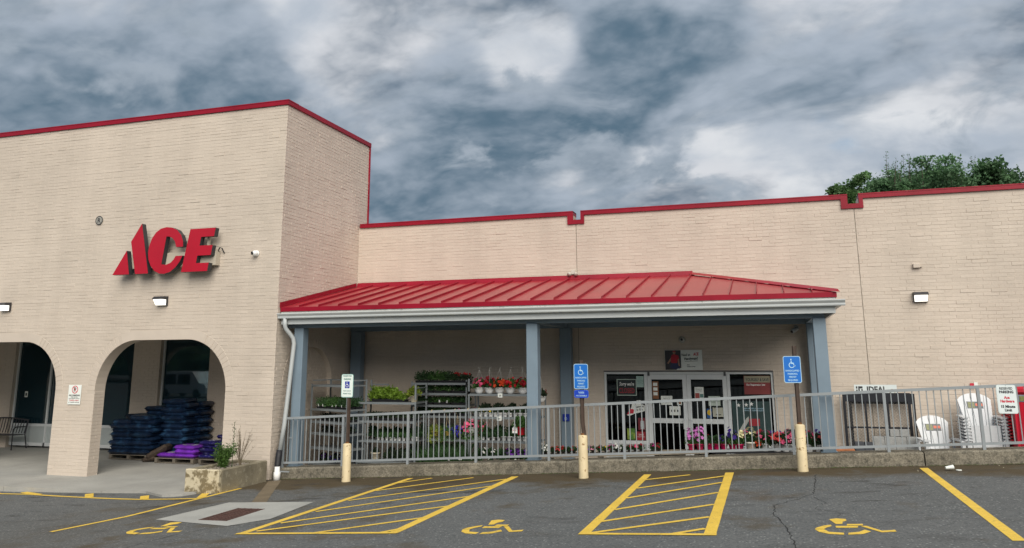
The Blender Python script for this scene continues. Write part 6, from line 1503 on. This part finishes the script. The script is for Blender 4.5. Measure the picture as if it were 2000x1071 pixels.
def right_side():
    zf = zfloor(2.2)
    gate_panel('black framed chain link kennel panel leaning on the right wall', 1.47, 2.83, zf, 1.95, 19.60, -.06)
    gate_panel('second black panel frame just behind the chain link panel', 1.60, 2.93, zf, 1.93, 19.68, -.05, mesh=False, solid=.22)
    t = thing('ideal_sign', 'white IDEAL brand sign board on top of the chain link panel', 'sign', (2.15, 19.53, 1.98)); y = 19.52
    p = MB().box((1.727, y, 1.848), (2.587, y+.02, 2.12)).build('board', M('board_white', (.60, .66, .66), .45, var=.03), t)
    part_text(p, [('IDEAL', .12, 2.18, 1.965, y-.002, dict(weight=.006, width=.40)), ('www.idealfence.com', .028, 2.02, 1.895, y-.002, dict(width=.30))], ink)
    mb = MB(); mb.box((1.765, y-.0015, 2.035), (1.795, y-.0002, 2.085)); mb.box((1.765, y-.0015, 1.965), (1.795, y-.0002, 2.015)); mb.box((1.81, y-.0015, 2.04), (1.90, y-.0002, 2.085)); mb.box((1.81, y-.0015, 1.965), (1.84, y-.0002, 2.039)); mb.box((1.87, y-.0015, 1.965), (1.90, y-.0002, 2.03)); mb.build('logo_bars', ink, p)
    ro = [(2.49+.062*math.cos(a), 1.97+.062*math.sin(a)) for a in np.linspace(0, 2*PI, 25)]; ri = [(2.49+.045*math.cos(a), 1.97+.045*math.sin(a)) for a in np.linspace(0, 2*PI, 25)]
    mb = MB()
    for i in range(24): mb.prism([ro[i], ro[i+1], ri[i+1], ri[i]], frY(y), -.0015, -.0002)
    mb.build('round_badge', M('badge_tan', (.42, .36, .24), .5), p)
    lite = M('pale_block', (.27, .275, .27), .85, var=.12, vs=5, fine=.15, fs=60, bump=.3); dk = M('dark_slab', (.045, .05, .06), .7, var=.15)
    def block(label, a, b, mt, grp): 
        o = MB().bbox(a, b, .008).build('concrete_block', mt, None); tag(o, label, 'block', grp)
    for k, lab in enumerate(('lower left', 'lower second', 'lower third', 'lower right')):
        block('%s pale grey concrete block in front of chain link panel' % lab, (2.0+.215*k, 19.24, zf+.003), (2.0+.215*k+.211, 19.44, 1.045+.006*(k % 2)), lite, 'pale grey blocks')
    block('upper left pale block stacked on the grey block row', (2.335, 19.26, 1.053), (2.52, 19.43, 1.195), lite, 'pale grey blocks'); block('upper right pale block stacked on the grey block row', (2.525, 19.26, 1.053), (2.71, 19.43, 1.20), lite, 'pale grey blocks')
    block('left dark grey slab at foot of the chain link panel', (1.62, 19.27, zf+.003), (1.81, 19.44, .925), dk, 'dark slabs'); block('right dark grey slab at foot of the chain link panel', (1.815, 19.27, zf+.003), (1.99, 19.44, .92), dk, 'dark slabs')
    # resin deck chairs: fan back, wide arms
    def chair_parts():
        P = []
        back = MB(); W = [-.25, -.125, 0, .125, .25]
        th = math.radians(24)
        def bp(u, s, d=0.):   # point on the back plane: s along the back upwards
            return (u, .20+s*math.sin(th)+d*math.cos(th), .28+s*math.cos(th)-d*math.sin(th))
        def top(u): return .50+.235*math.sqrt(max(0., 1-(u/.335)**2))
        for k in range(5):
            b0, b1 = (-.225+.09*k+.004, -.135+.09*k-.004); t0, t1 = (-.315+.126*k+.005, -.189+.126*k-.005)
            arc = [(t1+(t0-t1)*i/4, top(t1+(t0-t1)*i/4)) for i in range(5)]
            q = [(b0, 0), (b1, 0)]+arc
            mb = MB(); n = len(q)
            mb.add([bp(a, s, -.012) for a, s in q]+[bp(a, s, .012) for a, s in q], [tuple(range(n)), tuple(range(2*n-1, n-1, -1))]+[(i, i+n, (i+1)%n+n, (i+1)%n) for i in range(n)])
            P.append(('back_slat', mb))
        mb = MB()
        for s in (.18, .52): mb.add([bp(-.30, s, .013), bp(.30, s, .013), bp(.30, s+.06, .013), bp(-.30, s+.06, .013), bp(-.30, s, .035), bp(.30, s, .035), bp(.30, s+.06, .035), bp(-.30, s+.06, .035)], [(0,1,2,3), (7,6,5,4), (0,4,5,1), (1,5,6,2), (2,6,7,3), (3,7,4,0)])
        P.append(('back_brace', mb))
        for k in range(5):
            y0 = -.36+k*.115; z = .355-.035*k
            P.append(('seat_slat', MB().hexa([(-.26, y0, z-.012), (.26, y0, z-.012), (.26, y0+.105, z-.045), (-.26, y0+.105, z-.045)], [(-.26, y0, z+.01), (.26, y0, z+.01), (.26, y0+.105, z-.023), (-.26, y0+.105, z-.023)])))
        P.append(('front_apron', MB().box((-.26, -.385, .20), (.26, -.362, .36))))
        for sx in (-1, 1):
            a = MB(); o = [(.27, -.44), (.40, -.44), (.415, -.40), (.40, .22), (.36, .30), (.29, .30)]
            o = [(sx*u, v) for u, v in o]; 
            if sx > 0: o = o
            a.prism(o if sx > 0 else o[::-1], lambda u, v, d: (u, v, .525-d), 0, .024); P.append(('arm', a))
            P.append(('leg', MB().hexa([(sx*.335-.03, -.40, 0), (sx*.335+.03, -.40, 0), (sx*.335+.03, -.31, 0), (sx*.335-.03, -.31, 0)], [(sx*.335-.03, -.42, .50), (sx*.335+.03, -.42, .50), (sx*.335+.03, -.30, .50), (sx*.335-.03, -.30, .50)])))
            P.append(('side_rail', MB().hexa([(sx*.29-.018, -.38, .24), (sx*.29+.018, -.38, .24), (sx*.29+.018, .46, 0), (sx*.29-.018, .46, 0)], [(sx*.29-.018, -.38, .34), (sx*.29+.018, -.38, .34), (sx*.29+.018, .50, .09), (sx*.29-.018, .50, .09)])))
            P.append(('rear_post', MB().hexa([(sx*.33-.02, .24, .05), (sx*.33+.02, .24, .05), (sx*.33+.02, .30, .05), (sx*.33-.02, .30, .05)], [(sx*.33-.02, .24, .50), (sx*.33+.02, .24, .50), (sx*.33+.02, .30, .50), (sx*.33-.02, .30, .50)])))
        return P
    parts = chair_parts()
    def chair_set(mt): return [(nm, mb.mesh(nm, mt)) for nm, mb in parts]
    white = chair_set(M('white_resin', (.58, .60, .62), .4, var=.03, spec=.5)); red = chair_set(M('red_resin', (.52, .006, .02), .4, var=.05, spec=.5))
    lab_m = M('label_print', (.06, .07, .08), .4, var=.3, vs=30); lab_o = M('label_orange', (.60, .10, .03), .4); lab_g = M('label_olive', (.16, .17, .05), .4, var=.4, vs=40)
    def chair(ms, label, x, y, z, rz, grp, sticker=False, name='deck_chair'):
        t = thing(name, label, 'chair', (x, y, z), rz, grp)
        for nm, me in ms: put(nm, me, t)
        if sticker:
            th = math.radians(24)
            def q(u0, u1, s0, s1, mt, nm, d):
                bpt = lambda u, s: (u, .20+s*math.sin(th)-d*math.cos(th), .28+s*math.cos(th)+d*math.sin(th))
                return MB().add([bpt(u0, s0), bpt(u1, s0), bpt(u1, s1), bpt(u0, s1)], [(0, 1, 2, 3)]).build(nm, mt, t, world=False)
            q(-.15, .15, .40, .55, lab_m, 'label_sticker', .0135); q(-.13, -.01, .415, .535, lab_g, 'label_picture', .015); q(.01, .14, .455, .51, lab_o, 'label_band', .015)
        return t
    zc = zfloor(3.2)
    chair(white, 'single white resin deck chair beside the chain link panel', 3.20, 18.85, zc, .08, 'white resin deck chairs', True)
    for k in range(8): chair(white, 'topmost white resin deck chair of the white stack' if k == 7 else 'white resin deck chair, %s from the bottom of the white stack' % ORD[k], 4.0, 18.85+.004*k, zfloor(4)-.0+.062*k, -.02, 'white resin deck chairs', k == 7)
    for k in range(9): chair(red, 'topmost red resin deck chair of the red stack' if k == 8 else 'red resin deck chair, %s from the bottom of the red stack' % ORD[k], 4.80, 18.75+.004*k, zfloor(4.8)+.062*k, -.03, 'red resin deck chairs')
    for k in range(5): chair(red, 'red resin deck chair, %s from the bottom of the farther red stack' % ORD[k], 6.25, 18.85, zfloor(5.9)+.062*k, 0, 'red resin deck chairs, second stack')
    t = thing('covered_cart', 'tall boxy bright red covered cart at the right edge behind the reserved sign', 'cart', (4.95, 18.2, zfloor(4.9)))
    zb = zfloor(4.9); rc = M('red_cover', (.40, .004, .020), .55, var=.12, vs=3, spec=.35)
    n = 26; fold = []
    for i in range(n+1): fold.append((4.41+1.05*i/n, 18.06+.028*math.sin(i*1.9)+.012*math.sin(i*4.1)))
    mb = MB(); pts = fold+[(5.46, 18.5), (4.41, 18.5)]
    mb.add([(x+.03*(1 if x < 4.7 else 0)*0, y, zb+.04) for x, y in pts]+[(4.96+(x-4.96)*.95, y+.03, 1.845) for x, y in pts], [(i, (i+1) % len(pts), (i+1) % len(pts)+len(pts), i+len(pts)) for i in range(len(pts))]+[tuple(range(len(pts), 2*len(pts)))]); mb.build('cover', rc, t)
    MB().bbox((4.47, 18.10, 1.846), (5.40, 18.48, 1.985), .01).build('label_band', M('cart_grey', (.16, .18, .22), .5, var=.3, vs=8), t)
    for i, c in enumerate(('label_olive', 'label_orange', 'white_paper', 'label_orange', 'sticker_blue', 'white_paper')): MB().box((4.545+.135*i, 18.094, 1.87), (4.645+.135*i, 18.0995, 1.96)).build('label_sticker', MATS[c], t)
    MB().bbox((4.45, 18.06, 1.986), (5.42, 18.50, 2.15), .05).build('lid', rc, t)
    for x in (4.55, 5.37):
        for y in (18.16, 18.44): MB().box((x-.03, y-.03, zb), (x+.03, y+.03, zb+.0395)).build('foot', black, t)
    t = thing('paper_tag', 'small red and white tag fixed to wall left of reserved sign', 'tag', (4.02, 19.78, 2.2)); MB().box((4.15, 19.795, 2.06), (4.22, 19.80, 2.17)).build('white_half', paper, t); MB().box((4.07, 19.793, 2.05), (4.149, 19.798, 2.15)).build('red_half', redink, t)
    t = thing('crushed_cup', 'crushed white paper cup lying on asphalt by the kerb', 'litter', (2.74, 15.455, g(2.74)))
    o = MB().lathe([(.028, 0), (.045, .12), (.047, .125), (.04, .125)], (0, 0, 0), 10).build('cup', paper, t, world=False); o.rotation_euler = (0, PI/2-.12, .2); o.location = (-.07, 0, .045); o.scale = (.8, 1, 1)
    o = MB().lathe([(.045, 0), (.047, .012), (0, .014)], (0, 0, 0), 10).build('lid', paper, t, world=False); o.location = (.13, .02, .008)
    r = random.Random(8)
    for k in range(16):
        x, y = r.choice([(r.uniform(-10, 5), 16.05-abs(r.gauss(0, .12))), (r.uniform(2.2, 4.2), r.uniform(15.2, 15.9))]); s = r.uniform(.008, .02)
        mb = MB(); mb.add([(-s, -s*.5, .004), (s, -s*.6, .006), (s*.8, s*.5, .012), (-s*.7, s*.6, .005)], [(0, 1, 2, 3)])
        o = mb.build('leaf_scrap', M('pale_scrap', (.42, .38, .28), .9), None, world=False); o.location = (x, y, g(x)); o.rotation_euler = (0, 0, r.uniform(0, 6)); tag(o, 'tiny pale scrap lying in the gutter by the kerb', 'litter', 'scraps along the kerb')
right_side()

# ------------------------------------------------------------------ trees behind the store, unseen wood added behind the camera to darken the glass reflections
def tree(name, label, x, y, h, spread, kind, seed, leaf, zb=.4):
    r = random.Random(seed); t = thing(name, label, 'tree', (x, y, zb), 0, 'trees behind the store')
    h = h-.05
    bark = M('bark', (.07, .055, .042), .9, var=.3, vs=3)
    tr = MB(); tips = []
    tr.tube([(0, 0, -.2), (.03, 0, h*.25), (-.05, .04, h*.5), (.03, -.02, h*.78)], [.20, .16, .11, .05], 8)
    nb = 44
    for k in range(nb):
        z0 = h*r.uniform(.40, .90); a = r.uniform(0, 2*PI); L_ = spread*r.uniform(.45, 1.)*(1.15-.75*abs(z0/h-.5)); rise = r.uniform(.25, .95)
        e = Vector((math.cos(a)*L_, math.sin(a)*L_, z0+L_*rise)); e.z = min(e.z, h*.985)
        m_ = Vector((math.cos(a)*L_*.5, math.sin(a)*L_*.5, z0+L_*rise*.35))
        tr.tube([(0, 0, z0), m_, e], [.05, .03, .01], 5); tips.append(e)
        for q in range(3):
            b = m_.lerp(e, r.uniform(.1, .9)); tips.append(b+Vector((r.gauss(0, .35), r.gauss(0, .35), r.gauss(.1, .3)))*spread*.4)
    tips.append(Vector((0, 0, h*.93)))
    tr.build('trunk', bark, t, world=False)
    mb = MB(); P = []
    for e in tips:
        cr = spread*r.uniform(.16, .34); n = int(165*(1 if kind == 'round' else .85))
        for i in range(n):
            v = Vector((r.gauss(0, 1), r.gauss(0, 1), r.gauss(0, .7))).normalized()*(r.random()**.5)*cr
            p = e+v
            if p.z < h: P.append(p)
    leaf_quads(mb, P, leaf, seed, .15, .75)
    if kind == 'feather':
        st = MB()
        for k in range(16):
            bx = r.uniform(-.2, 1.)*spread*.9; by = r.gauss(0, .5); z0 = h*.80; hh = h*r.uniform(.93, 1.06)
            dx = r.uniform(-.25, .35); pts = [(bx, by, z0), (bx+dx*.3, by, (z0+hh)/2), (bx+dx, by, hh)]
            st.tube(pts, [.03, .02, .006], 4)
            Q = []
            for i in range(60):
                q = r.uniform(.15, 1.); Q.append((bx+dx*q*q+r.gauss(0, .07), by+r.gauss(0, .08), z0+(hh-z0)*q))
            leaf_quads(mb, Q, leaf*.62, seed+k, .6, .4)
        st.build('twigs', bark, t, world=False)
    mb.build('crown', {'a': M('crown_green', (.105, .200, .070), .6, var=.5, vs=1.6, trans=.4), 'b': M('crown_bluegreen', (.105, .205, .095), .6, var=.5, vs=1.3, trans=.4), 'c': M('crown_dark', (.075, .155, .065), .6, var=.5, vs=1.5, trans=.35)}[{'round': 'c', 'feather': 'b'}.get(kind, 'a')], t, world=False)
tree('broadleaf_tree', 'low green treetop left of the right parapet notch', 3.45, 46, 11.15, .95, 'open', 31, .15)
tree('broadleaf_tree', 'leafy green treetop behind the right parapet notch', 4.75, 45, 12.15, 1.15, 'open', 32, .17)
tree('broadleaf_tree', 'ragged two peaked treetop just right of the notch tree', 6.75, 45, 12.45, 1.6, 'feather', 33, .17)
tree('broadleaf_tree', 'wide blue green treetop with feathery upright sprays', 9.2, 46, 12.35, 2.6, 'feather', 34, .16)
tree('broadleaf_tree', 'dark rounded treetop at the right edge of the picture', 12.4, 45, 12.05, 1.9, 'round', 35, .18)
tree('broadleaf_tree', 'dark treetop beyond the right edge behind the store', 15.6, 46, 12.4, 2.4, 'round', 36, .26)
tree('broadleaf_tree', 'lower green tree filling the gap behind notch and ragged trees', 5.9, 49, 12.1, 1.9, 'open', 37, .17)
tree('broadleaf_tree', 'lower green tree filling the gap behind the feathery tree', 8.0, 49, 12.7, 2.1, 'feather', 38, .17)
tree('broadleaf_tree', 'lower green tree between feathery and dark rounded trees', 10.9, 49, 12.6, 2.2, 'feather', 39, .17)
def parked_vehicle(name, label, x, y, rz, L_, H, W, van, mt):
    z = g(x); t = thing(name, label, 'van' if van else 'car', (x, y, z), rz)
    hl = L_/2
    side = [(-hl, .35), (-hl, .95), (-hl+.15, H-.15), (-hl+.35, H), (hl*.42, H), (hl*.72, 1.12), (hl-.15, 1.0), (hl, .75), (hl, .35)] if van else [(-hl, .35), (-hl, .85), (-hl*.78, .95), (-hl*.52, H-.05), (-hl*.3, H), (hl*.12, H), (hl*.42, .95), (hl-.2, .82), (hl, .65), (hl, .35)]
    MB().prism(side, lambda u, v, d: (u, d, v), -W/2, W/2).build('body', mt, t, world=False)
    gl = M('car_glass', (.02, .025, .03), .1, var=0)
    for sg in (-1, 1):
        y0 = sg*W/2
        for a, b in (((-hl*.75, -hl*.2), (-hl*.15, hl*.36)) if van else ((-hl*.5, -hl*.12), (-hl*.08, hl*.18))):
            MB().hexa([(a, y0-.01, 1.0), (b, y0-.01, 1.0), (b, y0+.01, 1.0), (a, y0+.01, 1.0)], [(a+.08, y0-.01, H-.2), (b-.05, y0-.01, H-.2), (b-.05, y0+.01, H-.2), (a+.08, y0+.01, H-.2)]).build('window', gl, t, world=False)
        for u in (-hl*.62, hl*.62):
            o = MB().lathe([(.2, -.1), (.33, -.1), (.34, -.06), (.34, .06), (.33, .1), (.2, .1)], (0, 0, 0), 18).build('wheel', black, t, world=False); o.location = (u, sg*(W/2-.08), .34); o.rotation_euler = (PI/2, 0, 0)
parked_vehicle('parked_van', 'white van parked across the lot, mirrored in the arcade window', -44.5, -14.5, .1, 5.2, 2.0, 1.95, True, M('van_white', (.7, .7, .7), .3, var=0, spec=.6))
parked_vehicle('parked_car', 'silver car parked farther across the lot behind the van', -47.5, -24., .1, 4.5, 1.45, 1.8, False, M('car_silver', (.45, .47, .48), .3, var=0, spec=.6))
def unseen_wood():
    mb = MB(); r = random.Random(4); n = 120; rows = [(0, 0), (2.5, 3), (7, 5), (14, 6.5), (24, 7.)]
    for i in range(n+1):
        x = -150+260*i/n
        for d, z in rows: mb.v.append((x, -48-d+r.gauss(0, .8), .8+z*(1+.18*noise.noise(Vector((x*.08, d*.1, 3))))+r.gauss(0, .5)*(z > 0)))
    k = len(rows)
    mb.f = [(i*k+j, i*k+j+1, (i+1)*k+j+1, (i+1)*k+j) for i in range(n) for j in range(k-1)]; mb.m = [0]*len(mb.f)
    stuff(mb.build('unseen_wood', M('wood_green', (.075, .125, .055), .9, var=.6, vs=.4, col2=(.03, .06, .03), thr=.5, c2s=.7)))
unseen_wood()
